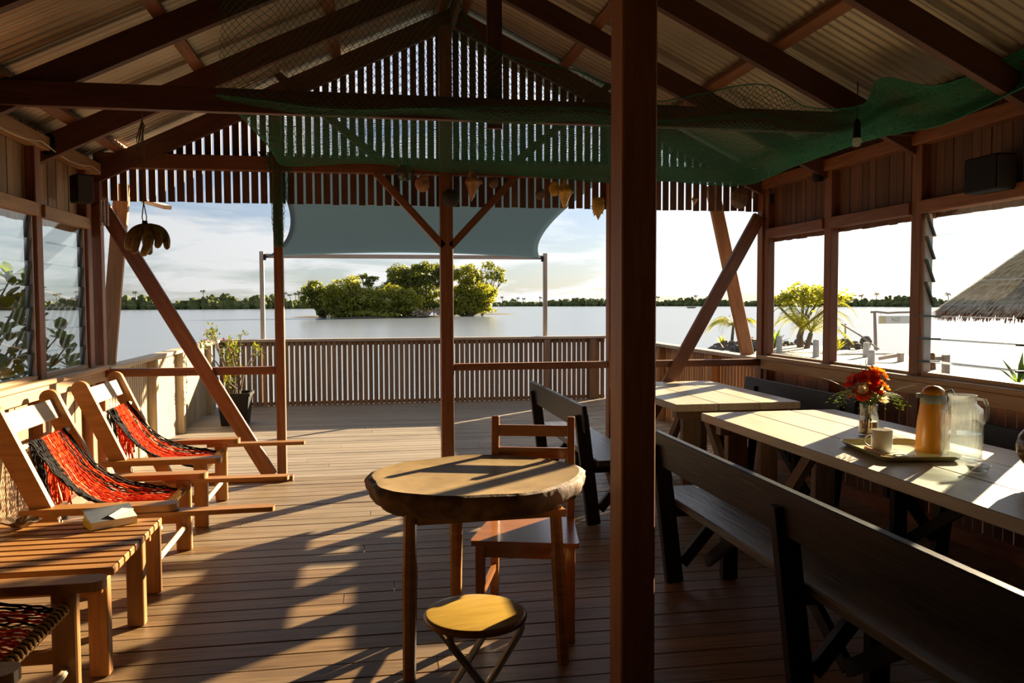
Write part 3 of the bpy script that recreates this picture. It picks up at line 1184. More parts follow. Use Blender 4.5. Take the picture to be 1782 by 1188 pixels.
def dtable(label, y0, y1, x0=2.10, x1=3.04):
    yc, xc = (y0 + y1) / 2, (x0 + x1) / 2
    root = empty('dining_table', (xc, yc, 0))
    tag(root, label, 'table')
    w = (x1 - x0) / 3
    for k in range(3):
        piece('top_plank', (x0 - xc + w * (k + .5), y0 - yc, ZT - .026), (x0 - xc + w * (k + .5), y1 - yc, ZT - .026), w - .003, .052, 'table_top', root, bev=.004)
    for yy in (y0 - yc + .16, y1 - yc - .16):
        for s in (-1, 1):
            piece('leg', (s * .30, yy, 0), (s * .30, yy, ZT - .11), .06, .135, 'table_leg', root, up=XUP, bev=.004)
        piece('cross_bearer', (-.42, yy, ZT - .085), (.42, yy, ZT - .085), .07, .065, 'table_leg', root)
        piece('foot_rail', (-.36, yy, .16), (.36, yy, .16), .04, .08, 'table_leg', root)
        sg = 1 if yy < 0 else -1
        piece('brace', (0, yy + sg * .02, .20), (0, yy + sg * .5, ZT - .06), .05, .07, 'table_leg', root)
    piece('long_rail', (0, y0 - yc + .16, .16), (0, y1 - yc - .16, .16), .045, .08, 'table_leg', root)
    return root


dtable('bare pale plank dining table nearest the deck fence', 5.42, 7.02)
dtable('long pale plank dining table set with flowers, thermos and water jug', 1.75, 4.99)
# ------------------------------------------------------------------ on the dining table
# jar of flowers
jp = onz(1511, 757, ZT)
fl = empty('flower_jar', (jp.x, jp.y, ZT + .001))
tag(fl, 'glass jar bouquet of red and orange flowers with green fern leaves', 'flower vase')
mb = MB(); mb.lathe([(.045, 0), (.05, .004), (.05, .09), (.046, .115), (.041, .125), (.045, .14), (.046, .165), (.043, .165), (.038, .125), (.046, .09), (.046, .008), (.0, .008)], 32)
gj = mb.build('glass_jar', 'glass_thick', fl, True)
mb = MB(); mb.lathe([(0, .010), (.0445, .010), (.0445, .075), (0, .08)], 24); mb.build('brown_gravel', 'vase_soil', gj, True)
random.seed(51)
mb = MB()
for k in range(26):
    a = random.uniform(0, 6.28); r = random.uniform(.0, .03)
    top = V((math.cos(a) * random.uniform(.03, .12), math.sin(a) * random.uniform(.03, .12), random.uniform(.22, .34)))
    mb.tube([(r * math.cos(a + 2), r * math.sin(a + 2), .03), (r * .8 * math.cos(a), r * .8 * math.sin(a), .15), top], .0022, 5)
mb.build('stems', 'leaf_dark', fl, True)


def petal_flower(r, np_, cup):
    mb = MB()
    for p in range(np_):
        a = 2 * math.pi * p / np_
        u = V((math.cos(a), math.sin(a), 0)); s_ = V((-math.sin(a), math.cos(a), 0))
        row = []
        for t, w_ in ((0, .12), (.35, .42), (.7, .5), (1, .22)):
            c = u * (r * t) + V((0, 0, cup * r * t * t))
            row.append((c - s_ * r * w_, c + V((0, 0, .06 * r)), c + s_ * r * w_))
        b = len(mb.v)
        for tri in row:
            mb.v.extend([tuple(q) for q in tri])
        for i in range(3):
            for j in range(2):
                q = b + i * 3 + j
                mb.f.append((q, q + 1, q + 4, q + 3))
    mb.blob((0, 0, .08 * r), r * .18, 6, 4)
    return mb


for mt, cnt, rr, ztop in (('flower_red', 26, .026, .30), ('flower_orange', 24, .020, .33), ('flower_white', 4, .03, .26)):
    me = petal_flower(rr, 5, .45).mesh('flower', mt, True, False)
    for k in range(cnt):
        o = bpy.data.objects.new('flower', me); COL.objects.link(o); o.parent = fl
        a = random.uniform(0, 6.28); r = random.uniform(.02, .115)
        if mt == 'flower_orange':
            a = random.uniform(-.9, .9); r = random.uniform(.01, .10)
        z = ztop + random.uniform(-.06, .045) - r * .45
        o.location = (r * math.cos(a), r * math.sin(a), z)
        d = V((math.cos(a) * r * 9, math.sin(a) * r * 9, .55)).normalized()
        o.rotation_euler = d.to_track_quat('Z', 'Y').to_euler()
        sc_ = random.uniform(.9, 1.5)
        o.scale = (sc_, sc_, sc_)
# ferns and blades
mb = MB()
for k in range(26):
    a = k * 4 * math.pi / 26 + random.uniform(-.2, .2)
    u = V((math.cos(a), math.sin(a), 0)); s_ = V((-u.y, u.x, 0))
    Lf = random.uniform(.11, .19)
    for j in range(11):
        t = j / 10
        c = u * (.03 + Lf * t) + V((0, 0, .185 + .06 * math.sin(t * 2.6) - .05 * t * t))
        for sg in (-1, 1):
            w_ = .035 * math.sin(math.pi * (.12 + .85 * t)) + .004
            tip = c + s_ * sg * w_ + u * .014 - V((0, 0, .008))
            mb.add([c - u * .004, c + u * .006, tip], [(0, 1, 2)])
mb.build('fern_leaves', 'leaf', fl, False, False)
mb = MB()
for a, Lf, zz_ in ((2.5, .24, .30), (-.7, .24, .29), (-.35, .22, .27), (2.9, .20, .33), (1.2, .10, .42), (1.6, .08, .40)):
    u = V((math.cos(a), math.sin(a), 0)); s_ = V((-u.y, u.x, 0))
    P = [u * (.02 + Lf * t) + V((0, 0, .18 + (zz_ - .18) * math.sin(t * 1.5))) for t in [q / 8 for q in range(9)]]
    for i in range(8):
        w0, w1 = .005 * (1 - i / 9), .005 * (1 - (i + 1) / 9)
        mb.add([P[i] - s_ * w0, P[i] + s_ * w0, P[i + 1] + s_ * w1, P[i + 1] - s_ * w1], [(0, 1, 2, 3)])
mb.build('grass_blades', 'leaf', fl, False, False)

# tray
tp = V((2.46, 3.49, ZT + .001))
ty = empty('serving_tray', tuple(tp), R(-8))
tag(ty, 'yellowish serving tray with orange rim carrying the cup', 'tray')
mb = MB()
for (w_, h_, z_) in ((0, 0, .004), (.155, .215, .004), (.165, .225, .008), (.185, .245, .026), (.188, .248, .026), (.168, .228, .003), (.155, .215, 0), (0, 0, 0)):
    r_ = min(w_, h_) * .25
    ring = []
    for cxs, cys, a0 in ((1, 1, 0), (-1, 1, 90), (-1, -1, 180), (1, -1, 270)):
        for k in range(5):
            a = R(a0 + 90 * k / 4)
            ring.append((cxs * (w_ - r_) + r_ * math.cos(a), cys * (h_ - r_) + r_ * math.sin(a), z_))
    mb.v.extend(ring)
for i in range(7):
    for k in range(20):
        a, b = i * 20 + k, i * 20 + (k + 1) % 20
        mb.f.append((a, b, b + 20, a + 20))
mb.build('tray_body', 'tray', ty, True)
mb = MB(); mb.box((-.155, -.10, .0205), (.022, .20, .012), Euler((0, R(38), 0)).to_matrix()); mb.build('orange_rim', 'tray_orange', ty)
for dx, dy in ((-.07, -.12), (-.03, -.16)):
    mb = MB(); mb.box((0, 0, .004), (.055, .04, .007)); mb.box((0, .016, .008), (.05, .004, .003))
    o = mb.build('sugar_sachet', 'white', None, loc=(tp.x + dx, tp.y + dy, ZT + .0055), rot=(0, 0, R(30) + dx * 9))
    tag(o, 'small white sugar sachet lying on the serving tray', 'sachet', 'sachets on the tray')
# saucer and cup
cp = onz(1534, 787, ZT + .01)
mb = MB(); mb.lathe([(0, .003), (.035, .003), (.06, .010), (.078, .016), (.078, .018), (.058, .013), (.034, .006), (0, .006)], 36)
tag(mb.build('saucer', 'white', None, True, loc=(cp.x, cp.y, ZT + .0052)), 'white saucer on the tray beneath the cup', 'saucer')
cu = empty('coffee_cup', (cp.x, cp.y, ZT + .0115), R(160))
tag(cu, 'straight sided cream china cup with thin handle on the saucer', 'cup')
mb = MB(); mb.lathe([(0, .002), (.036, 0), (.041, .004), (.046, .03), (.048, .105), (.0465, .107), (.045, .104), (.043, .03), (.038, .007), (0, .006)], 40); cb = mb.build('cup_body', 'white', cu, True)
mb = MB(); mb.tube([(.045 + .034 * math.sin(math.pi * t) ** .7, 0, .088 - .066 * t) for t in [q / 14 for q in range(15)]], .0042, 8); mb.build('cup_handle', 'white', cb, True)
mb = MB(); mb.tube([(0, -.06, 0), (0, .03, .002)], .0022, 6); mb.blob((0, .05, .002), (.013, .021, .004), 10, 6)
tag(mb.build('teaspoon', 'steel', None, True, loc=(cp.x + .005, cp.y - .105, ZT + .0085), rot=(0, 0, R(60))), 'steel teaspoon lying on the tray beside the saucer', 'spoon')
# thermos
th_p = onz(1621, 789, ZT)
th = empty('thermos_jug', (th_p.x + .045, th_p.y - .0, ZT + .001), R(-20))
tag(th, 'tall orange plastic thermos jug with grey collar and domed lid', 'thermos')
th.location.x = 2.625; th.location.y = 3.47; th.scale = (.93, .93, .93)
mb = MB(); mb.lathe([(0, 0), (.078, 0), (.082, .008), (.080, .04), (.073, .16), (.060, .255), (0, .255)], 40); jb = mb.build('jug_body', 'jug', th, True)
mb = MB(); mb.lathe([(.061, .252), (.062, .258), (.058, .295), (.056, .297), (0, .297)], 40); jc = mb.build('grey_collar', 'jug_band', th, True)
mb = MB(); mb.lathe([(.056, .297), (.056, .303), (.048, .322), (.028, .337), (0, .342)], 32); mb.build('domed_lid', 'jug', th, True)
mb = MB(); mb.box((-.064, 0, .29), (.03, .02, .022)); mb.build('spout', 'jug_band', jc)
mb = MB(); mb.tube([(.052, 0, .305), (.082, 0, .315), (.098, 0, .29), (.102, 0, .22), (.098, 0, .13), (.085, 0, .085), (.074, 0, .082)], [.01, .012, .013, .013, .012, .01, .008], 10); mb.build('jug_handle', 'jug_band', jb, True)
# water jar
wj_p = onz(1675, 800, ZT)
wj = empty('water_jar', (wj_p.x, wj_p.y, ZT + .001))
tag(wj, 'ribbed clear glass water jar half full of water next to the thermos', 'jar')
wj.location.x = 2.62; wj.location.y = 3.27
mb = MB(); mb.lathe([(.076, 0), (.082, .006), (.085, .012), (.085, .215), (.082, .235), (.060, .255), (.056, .262), (.056, .285), (.060, .288), (.060, .296), (.054, .296), (.052, .262), (.078, .232), (.081, .21), (.081, .014), (.0, .012)], 192, rib=.014, ribn=24)
wg_ = mb.build('glass_body', 'glass_thick', wj, True)
mb = MB(); mb.lathe([(0, .014), (.079, .015), (.079, .125), (0, .125)], 40); mb.build('water', 'water_jar', wg_, True)
mb = MB(); mb.tube([(.055, 0, .28), (.09, 0, .275), (.104, 0, .24), (.10, 0, .19), (.083, 0, .165)], .008, 8); o = mb.build('jar_handle', 'glass_thick', wg_, True); o.rotation_euler = (0, 0, R(-25))
# ashtray
ap = onz(1702, 823, ZT)
mb = MB(); mb.lathe([(.032, 0), (.036, .003), (.048, .03), (.05, .034), (.046, .034), (.034, .010), (0, .008)], 24, rib=.03, ribn=6)
tag(mb.build('glass_ashtray', 'glass_thick', None, True, loc=(ap.x, ap.y, ZT + .001)), 'small clear glass ashtray on the table in front of the water jar', 'ashtray')
# round brown vase at the table edge
vp = onz(1812, 842, ZT)
vs = empty('round_vase', (vp.x, vp.y, ZT + .001))
tag(vs, 'round dark brown glass vase on a clear foot standing past the ashtray', 'vase')
mb = MB(); mb.lathe([(0, .045), (.03, .05), (.06, .07), (.085, .11), (.09, .15), (.08, .19), (.055, .22), (.03, .235), (.03, .25), (.0, .25)], 40); mb.build('vase_body', 'brown_glass', vs, True)
mb = MB(); mb.lathe([(.075, 0), (.078, .004), (.04, .012), (.014, .025), (.02, .046), (0, .046)], 36); mb.build('clear_foot', 'glass_thick', vs, True)
# ------------------------------------------------------------------ hanging things
# fishing net: control points (pixel on the photograph -> place in the room)
cols = [
    (ony(388, -90, 4.80), ony(380, 150, 4.86), ony(386, 176, 4.88), ony(478, 262, 6.9)),
    (ony(480, -90, 4.78), ony(478, 158, 4.86), ony(480, 190, 4.88), ony(500, 288, 7.0)),
    (ony(650, -90, 4.76), ony(650, 168, 4.86), ony(650, 198, 4.88), ony(640, 283, 7.0)),
    (ony(760, -60, 4.76), ony(760, 172, 4.86), ony(760, 203, 4.88), ony(760, 297, 7.0)),
    (ony(850, 80, 4.80), ony(860, 176, 4.86), ony(860, 206, 4.88), ony(880, 303, 7.0)),
    (ony(1000, 122, 4.82), ony(1000, 182, 4.86), ony(1000, 211, 4.88), ony(980, 311, 7.0)),
    (ony(1060, 148, 4.84), ony(1070, 190, 4.87), ony(1075, 222, 4.89), ony(1060, 317, 7.0)),
    (ony(1142, 176, 4.84), ony(1150, 205, 4.86), ony(1155, 232, 4.89), ony(1142, 314, 7.0)),
    (ony(1320, 146, 4.82), ony(1315, 190, 4.85), ony(1310, 235, 4.90), ony(1290, 322, 6.9)),
    (ony(1405, 186, 4.78), ony(1400, 212, 4.82), ony(1395, 240, 4.86), onx(1380, 290, 3.22)),
    (ony(1500, 182, 4.60), ony(1500, 205, 4.66), ony(1500, 225, 4.72), onx(1500, 247, 3.24)),
    (ony(1535, 136, 4.45), ony(1560, 165, 4.5), ony(1570, 195, 4.5), onx(1570, 230, 3.26)),
    (ony(1640, 147, 4.15), ony(1650, 165, 4.2), ony(1655, 190, 4.25), onx(1650, 213, 3.28)),
    (ony(1795, 78, 3.75), ony(1800, 95, 3.78), ony(1805, 120, 3.8), onx(1800, 142, 3.34)),
    (ony(1960, -10, 3.40), ony(1965, 10, 3.42), ony(1970, 35, 3.45), onx(1960, 60, 3.40)),
]
A = np.array([[tuple(q) for q in c] for c in cols])        # (nc,4,3)


def catmull(P, t):
    """P (n,...), t array of parameters 0..n-1"""
    n_ = len(P)
    i = np.clip(t.astype(int), 0, n_ - 2)
    f = (t - i)
    p0, p1, p2, p3 = P[np.clip(i - 1, 0, n_ - 1)], P[i], P[i + 1], P[np.clip(i + 2, 0, n_ - 1)]
    f = f.reshape((-1,) + (1,) * (P.ndim - 1))
    return .5 * ((2 * p1) + (-p0 + p2) * f + (2 * p0 - 5 * p1 + 4 * p2 - p3) * f ** 2 + (-p0 + 3 * p1 - 3 * p2 + p3) * f ** 3)


seglen = np.linalg.norm(np.diff(A.mean(1), axis=0), axis=1)
cum = np.concatenate([[0], np.cumsum(seglen)])
CELL = .019
nu = int(cum[-1] / CELL)
tu = np.interp(np.linspace(0, cum[-1], nu), cum, np.arange(len(cum)))
G = catmull(A, tu)                                          # (nu,4,3)
dense = catmull(G.transpose(1, 0, 2), np.linspace(0, 3, 61))    # (61,nu,3)
sl_ = np.linalg.norm(np.diff(dense, axis=0), axis=2)
cs = np.concatenate([np.zeros((1, nu)), np.cumsum(sl_, 0)])
nv = int(np.median(cs[-1]) / CELL)
G2 = np.empty((nv, nu, 3))
for c_ in range(nu):
    tt = np.linspace(0, cs[-1, c_], nv)
    for k in range(3):
        G2[:, c_, k] = np.interp(tt, cs[:, c_], dense[:, c_, k])
rng = np.random.default_rng(4)
ii, jj = np.meshgrid(np.arange(nu), np.arange(nv))
fold = .018 * np.sin(ii * .11 + 1.3 * np.sin(jj * .03)) * np.sin(np.pi * jj / nv)
G2[:, :, 2] += fold
G2[:, :, 1] += fold * .6
G2 += rng.normal(size=G2.shape) * .0012


def netmesh(G2, thick):
    nv, nu = G2.shape[:2]
    idx = np.arange(nv * nu).reshape(nv, nu)
    e1 = np.stack([idx[:-1, :-1].ravel(), idx[1:, 1:].ravel()], 1)
    e2 = np.stack([idx[:-1, 1:].ravel(), idx[1:, :-1].ravel()], 1)
    par = ((np.arange(nv - 1)[:, None] + np.arange(nu - 1)[None, :]) % 2).ravel()
    E_ = np.concatenate([e1[par == 0], e2[par == 1], np.stack([idx[0, :-1], idx[0, 1:]], 1), np.stack([idx[-1, :-1], idx[-1, 1:]], 1)])
    th = np.full(len(E_), thick)
    th[-(2 * (nu - 1)):] = thick * 2.4
    P = G2.reshape(-1, 3)
    a, b = P[E_[:, 0]], P[E_[:, 1]]
    d = b - a
    d /= np.linalg.norm(d, axis=1, keepdims=True) + 1e-9
    s_ = np.cross(d, np.array([.3, .5, .81])); s_ /= np.linalg.norm(s_, axis=1, keepdims=True) + 1e-9
    u = np.cross(d, s_)
    vs, fs = [], []
    ne = len(E_)
    ring = [s_ * math.cos(q) + u * math.sin(q) for q in (0, 2.094, 4.189)]
    vv = np.empty((ne, 6, 3))
    for k in range(3):
        vv[:, k] = a + ring[k] * th[:, None]
        vv[:, 3 + k] = b + ring[k] * th[:, None]
    base = np.arange(ne)[:, None] * 6
    ff = np.concatenate([base + np.array([[0, 1, 4, 3]]), base + np.array([[1, 2, 5, 4]]), base + np.array([[2, 0, 3, 5]])])
    return vv.reshape(-1, 3), ff


def fastmesh(name, v, f, mat):
    me = bpy.data.meshes.new(name)
    me.vertices.add(len(v)); me.vertices.foreach_set('co', v.ravel())
    k = f.shape[1]
    me.loops.add(f.size); me.loops.foreach_set('vertex_index', f.ravel().astype(np.int32))
    me.polygons.add(len(f)); me.polygons.foreach_set('loop_start', np.arange(0, f.size, k, dtype=np.int32))
    me.update(calc_edges=True)
    me.materials.append(M[mat])
    return me


nr = empty('fishing_net', (XC, 4.9, 2.6))
tag(nr, 'green fishing net draped across the roof timbers and gathered round a post', 'fishing net')
o = bpy.data.objects.new('net_mesh', fastmesh('net_mesh', *netmesh(G2, .0017), 'net')); COL.objects.link(o)
o.parent = nr; o.location = (-XC, -4.9, -2.6)
# gathered tail hanging along the gable post
tail = np.empty((48, 44, 3))
for j in range(48):
    t = j / 47
    for i in range(44):
        s_ = i / 43 * 2 - 1
        w_ = .125 * (1 - t) ** 1.3 + .028 + .008 * math.sin(t * 9)
        tail[j, i] = (-.735 + .01 * math.sin(6 * t) + s_ * w_ + .01 * math.sin(i * .9), YG - .07 - .02 * math.sin(i * .8) - .012 * math.cos(5 * t), 2.95 - .98 * t)
tail += rng.normal(size=tail.shape) * .002
o = bpy.data.objects.new('net_tail', fastmesh('net_tail', *netmesh(tail, .0012), 'net')); COL.objects.link(o)
o.parent = nr; o.location = (-XC, -4.9, -2.6)

def catmull_pts(P, n_):
    return [V(q) for q in catmull(np.array(P, float), np.linspace(0, len(P) - 1, n_))]


# bananas on a rope
bt = ony(247, 192, 4.92)
bb = ony(252, 384, 4.92)
ba = empty('banana_bunch', tuple(bb))
tag(ba, 'bunch of bananas hanging on a rope from the tie beam', 'bananas')
mb = MB()
mb.tube([(bt.x - bb.x, 0, bt.z - bb.z - .01), (bt.x - bb.x + .002, .003, (bt.z - bb.z) * .5), (-.004, 0, .10)], .004, 6)
mb.tube([(-.004, 0, .10), (-.014, 0, .02), (-.006, 0, -.02)], .003, 6)
mb.tube([(-.004, 0, .10), (.010, 0, .02), (.006, 0, -.02)], .003, 6)
for dx, ln in ((-.03, .20), (-.012, .17)):
    mb.tube([(bt.x - bb.x, 0, bt.z - bb.z - .05), (bt.x - bb.x + dx, .0, bt.z - bb.z - .05 - ln * .5), (bt.x - bb.x + dx - .006, 0, bt.z - bb.z - ln - .05), (bt.x - bb.x + dx + .022, .0, bt.z - bb.z - ln * .5), (bt.x - bb.x, 0, bt.z - bb.z - .06)], .0035, 6)
mb.build('rope', 'rope', ba, True)
mb = MB(); mb.tube([(0, 0, .0), (0, 0, -.03), (.012, 0, -.052)], [.014, .018, .016], 8); mb.build('stem', 'banana_stem', ba, True)
random.seed(61)
for P, r_ in ((((0, 0, -.03), (-.045, -.01, -.052), (-.078, -.015, -.09), (-.092, -.01, -.135)), .027),
              (((0, -.01, -.03), (-.03, -.03, -.07), (-.048, -.03, -.12), (-.05, -.02, -.15)), .024),
              (((.006, -.01, -.03), (.028, -.03, -.07), (.018, -.035, -.12), (-.012, -.03, -.16)), .026),
              (((.012, .0, -.03), (.055, -.005, -.045), (.075, -.01, -.085), (.062, -.01, -.125)), .026),
              (((.012, .012, -.028), (.075, .015, -.045), (.108, .01, -.085), (.115, .0, -.13)), .023),
              (((.0, .015, -.03), (-.01, .05, -.07), (.0, .06, -.12), (.01, .05, -.15)), .024)):
    C = [V((q.x, q.y, -.03 + (q.z + .03) * 1.3)) for q in catmull_pts(P, 12)]
    r_ *= 1.08
    mb = MB(); mb.tube(C, [r_ * (.35 + .65 * math.sin(math.pi * min(1, .12 + .80 * k / 11))) if k < 11 else r_ * .25 for k in range(12)], 8)
    mb.build('banana', 'banana', ba, True)

# shells and floats hung under the gable beam


def cord_to(mb, p, ztop):
    mb.tube([(0, 0, 0), (0, 0, ztop - p.z)], .0018, 5)


def hang(kind, name, label, px_, py_, size, mat, yd=6.92, ztop=2.60):
    p = ony(px_, py_, yd)
    root = empty(name, tuple(p))
    tag(root, label, 'shell' if 'shell' in name else name.split('_')[-1])
    mb = MB(); cord_to(mb, p, ztop); mb.build('cord', 'wire_black', root)
    mb = MB()
    if kind == 'conch':
        n_ = 26; seg = 16
        for i in range(n_ + 1):
            t = i / n_
            r = size * (.40 * (t / .42) ** 1.05 if t < .42 else .40 * max(0, 1 - (t - .42) / .58) ** .9 + .012) * (1 + (.10 * abs(math.sin(t * 22)) if t < .42 else .02 * math.sin(t * 60)))
            for k in range(seg):
                a = 2 * math.pi * k / seg
                rr = r * (1 + (.22 * max(0, math.cos(5 * a)) if .34 < t < .48 else 0) + .25 * math.cos(a))
                mb.v.append((rr * math.cos(a), rr * math.sin(a), size * (.62 - 1.75 * t)))
        for i in range(n_):
            for k in range(seg):
                a, b = i * seg + k, i * seg + (k + 1) % seg
                mb.f.append((a, b, b + seg, a + seg))
    elif kind == 'scallop':
        mb.blob((0, 0, 0), (size * .75, size * .35, size), 24, 14)
        mb.v = [(x_ * (1 + .06 * math.cos(18 * math.atan2(z_, x_ + 1e-6))), y_, z_) for x_, y_, z_ in mb.v]
    elif kind == 'spiky':
        mb.blob((0, 0, 0), (size * .7, size * .55, size), 20, 12)
        for k in range(26):
            d = V((random.uniform(-1, 1), random.uniform(-.6, .6), random.uniform(-1, 1))).normalized()
            c = V((d.x * size * .66, d.y * size * .5, d.z * size * .95))
            mb.tube([c * .9, c * (1.25 + random.uniform(0, .2))], [size * .10, .0005], 5)
        mb.tube([(0, 0, -size * .8), (0, 0, -size * 1.5)], [size * .35, .001], 8)
    elif kind == 'round':
        mb.blob((0, 0, 0), size, 24, 16)
    elif kind == 'nautilus':
        mb.blob((0, 0, 0), (size, size * .5, size * 1.1), 20, 12)
        mb.blob((size * .35, 0, size * .75), (size * .5, size * .4, size * .45), 14, 9)
    mb.build('shell_body' if 'shell' in name else 'body', mat, root, True)
    return root


random.seed(71)
fl_r = hang('round', 'glass_float', 'round greenish glass fishing float hanging at the net edge', 705, 299, .078, 'float')
mb = MB(); mb.blob((.01, 0, .085), (.03, .025, .025), 12, 8); mb.build('cork_knot', 'black', fl_r, True)
hang('nautilus', 'sea_shell', 'rounded brown nautilus like shell hanging next to the glass float', 735, 320, .062, 'shell_tan')
hang('conch', 'conch_shell', 'long tan conch shell hanging beside the central post', 820, 313, .16, 'shell_tan')
hang('nautilus', 'sea_shell', 'small brown shell hanging above the knee brace', 859, 318, .042, 'shell_dark')
hang('nautilus', 'sea_shell', 'small dull shell hanging between the knee brace and the yellow shell', 940, 338, .042, 'shell_dark')
hang('scallop', 'scallop_shell', 'yellow fan shell hanging beside the pointed conch', 965, 328, .066, 'shell_yellow')
hang('conch', 'conch_shell', 'pointed yellow brown conch shell hanging beside the yellow fan shell', 981, 330, .15, 'shell_yellow')
hang('spiky', 'spiny_shell', 'yellow spiny shell hanging lowest next to the square post', 1041, 359, .08, 'shell_yellow')
hang('conch', 'conch_shell', 'reddish shell hanging from slats between square post and corner', 1208, 345, .06, 'shell_tan')
hang('nautilus', 'sea_shell', 'large brown shell hanging in the corner above the leaning strut', 1287, 345, .085, 'shell_dark')
# black ball lamp on central post
bl = empty('black_float', tuple(ony(784, 345, 6.99)))
tag(bl, 'black round float tied to the top of the central post', 'float')
mb = MB(); mb.blob((0, 0, 0), .075, 24, 16); mb.build('body', 'black_rough', bl, True)
mb = MB(); mb.tube([(0, 0, .06), (0, .02, .22)], .003, 5); mb.build('cord', 'wire_black', bl)

# pendant bulb and sockets
pb = ony(1491, 244, 3.95)
pd = empty('pendant_bulb', tuple(pb))
tag(pd, 'bare light bulb in a black socket hanging below the net', 'light bulb')
mb = MB(); mb.tube([(0, 0, .10), (.0, 0, .20), (.0, 0, .30)], .003, 6); mb.build('flex', 'wire_black', pd)
mb = MB(); mb.lathe([(.006, .11), (.013, .10), (.018, .08), (.019, .02), (.021, .012), (0, .010)], 20); mb.build('socket', 'black', pd, True)
mb = MB(); mb.lathe([(0, -.035), (.016, -.03), (.025, -.012), (.022, .002), (.014, .014), (0, .014)], 20); mb.build('bulb', 'bulb', pd, True)
sp = ony(1343, 346, 6.6)
sk_ = empty('lamp_socket', tuple(sp))
tag(sk_, 'empty black lamp socket hanging near the corner window', 'socket')
mb = MB(); mb.tube([(0, 0, .03), (-.003, -.6, .62)], .003, 6); mb.build('flex', 'wire_black', sk_)
mb = MB(); mb.lathe([(0, -.045), (.018, -.045), (.019, .03), (.008, .045), (0, .045)], 16); mb.build('socket_body', 'black', sk_, True)
for px_, py_, X_, lab in ((87, 253, XL + .02, 'black bulkhead lamp on the plate above the louvre windows'), (1424, 300, XR - .05, 'black bulkhead lamp on the plate near the palm causeway windows')):
    p = onx(px_, py_, X_)
    mb = MB(); mb.lathe([(0, -.075), (.035, -.07), (.045, -.045), (.045, .05), (.03, .07), (0, .07)], 16)
    tag(mb.build('bulkhead_lamp', 'black', None, True, loc=tuple(p)), lab, 'lamp')

# eave floodlight outside
ea, eb = ony(252, 350, 7.9), ony(292, 361, 7.5)
ef = empty('eave_lamp', tuple((ea + eb) / 2))
tag(ef, 'pale strip lamp under the eave just outside, above the bananas', 'lamp')
hv = (eb - ea) / 2
piece('lamp_body', -hv, hv, .07, .035, 'paper', ef, bev=.004)
mb = MB(); mb.tube([(0, 0, .015), (0, 0, .30)], .006, 6); mb.build('hanger', 'bracket', ef)

# speakers


def speaker(label, c, size, rz):
    r_ = empty('loudspeaker', tuple(c), rz)
    tag(r_, label, 'loudspeaker')
    piece('cabinet', (-size[0] / 2, 0, 0), (size[0] / 2, 0, 0), size[1], size[2], 'black', r_, bev=.008)
    mb = MB(); mb.box((0, -size[1] / 2 - .002, 0), (size[0] * .86, .006, size[2] * .9)); mb.build('grille', 'grille', r_)
    return r_


speaker('black loudspeaker mounted under the plate at the corner with the diagonal brace', tuple(onx(142, 329, XL + .09)), (.12, .13, .20), R(40))
speaker('black loudspeaker standing above the louvre window with open blades', (XR - .075, 4.20, 2.222), (.13, .26, .20), 0)
bx = empty('wall_bracket', (XL + .09, 6.93, 2.22))
tag(bx, 'grey metal bracket hanging at the corner post beside the loudspeaker', 'bracket')
for dx in (-.025, .0, .025):
    piece('flat_bar', (dx, 0, -.11), (dx, 0, .11), .012, .014, 'bracket', bx, YUP)
piece('top_bar', (-.03, 0, .10), (.03, 0, .10), .012, .018, 'bracket', bx)
mb = MB(); mb.tube([(.05, 0, .03), (.085, 0, .02), (.085, 0, -.07), (.06, 0, -.075), (.03, 0, -.072)], .0025, 5); mb.build('hook', 'wire_black', bx)
# cable along the wall plate
mb = MB()
P = []
for k in range(60):
    y_ = 1.2 + (6.95 - 1.2) * k / 59
    P.append((XL + .062, y_, ZP - .02 - .045 * abs(math.sin((y_ - .9) * math.pi / .98))))
mb.tube(P, .004, 5)
tag(mb.build('cable', 'wire', None, True), 'thin pale cable sagging along the wall plate above the louvre windows', 'cable')

# potted plant -----------------------------------------------------------------
pc = V((-1.66, 10.55, 0))
pt = empty('potted_plant', tuple(pc))
tag(pt, 'flowering shrub with small red flowers in a black square pot', 'potted plant')
mb = MB()
for (h_, z_) in ((.15, 0), (.185, .36), (.20, .36), (.20, .40), (.175, .40), (.165, .35)):
    for sx_, sy_ in ((-1, -1), (1, -1), (1, 1), (-1, 1)):
        mb.v.append((sx_ * h_, sy_ * h_, z_))
for i in range(5):
    for k in range(4):
        a, b = i * 4 + k, i * 4 + (k + 1) % 4
        mb.f.append((a, b, b + 4, a + 4))
mb.f.append((3, 2, 1, 0)); mb.f.append((20, 21, 22, 23))
mb.build('pot', 'black', pt)
random.seed(81)
br, lf, fw_ = MB(), MB(), MB()


def leafquad(mb, c, d, L_, w_, droop=.2):
    d = V(d).normalized()
    s_ = d.cross(V((random.uniform(-.5, .5), random.uniform(-.5, .5), 1))).normalized()
    n_ = s_.cross(d)
    a = c; m1 = c + d * L_ * .35; m2 = c + d * L_ * .75 - n_ * droop * L_ * .1; e = c + d * L_ - n_ * droop * L_ * .3
    mb.add([a, m1 - s_ * w_ * .45, m1 + s_ * w_ * .45, m2 - s_ * w_ * .5, m2 + s_ * w_ * .5, e], [(0, 1, 2), (1, 3, 4, 2), (3, 5, 4)])


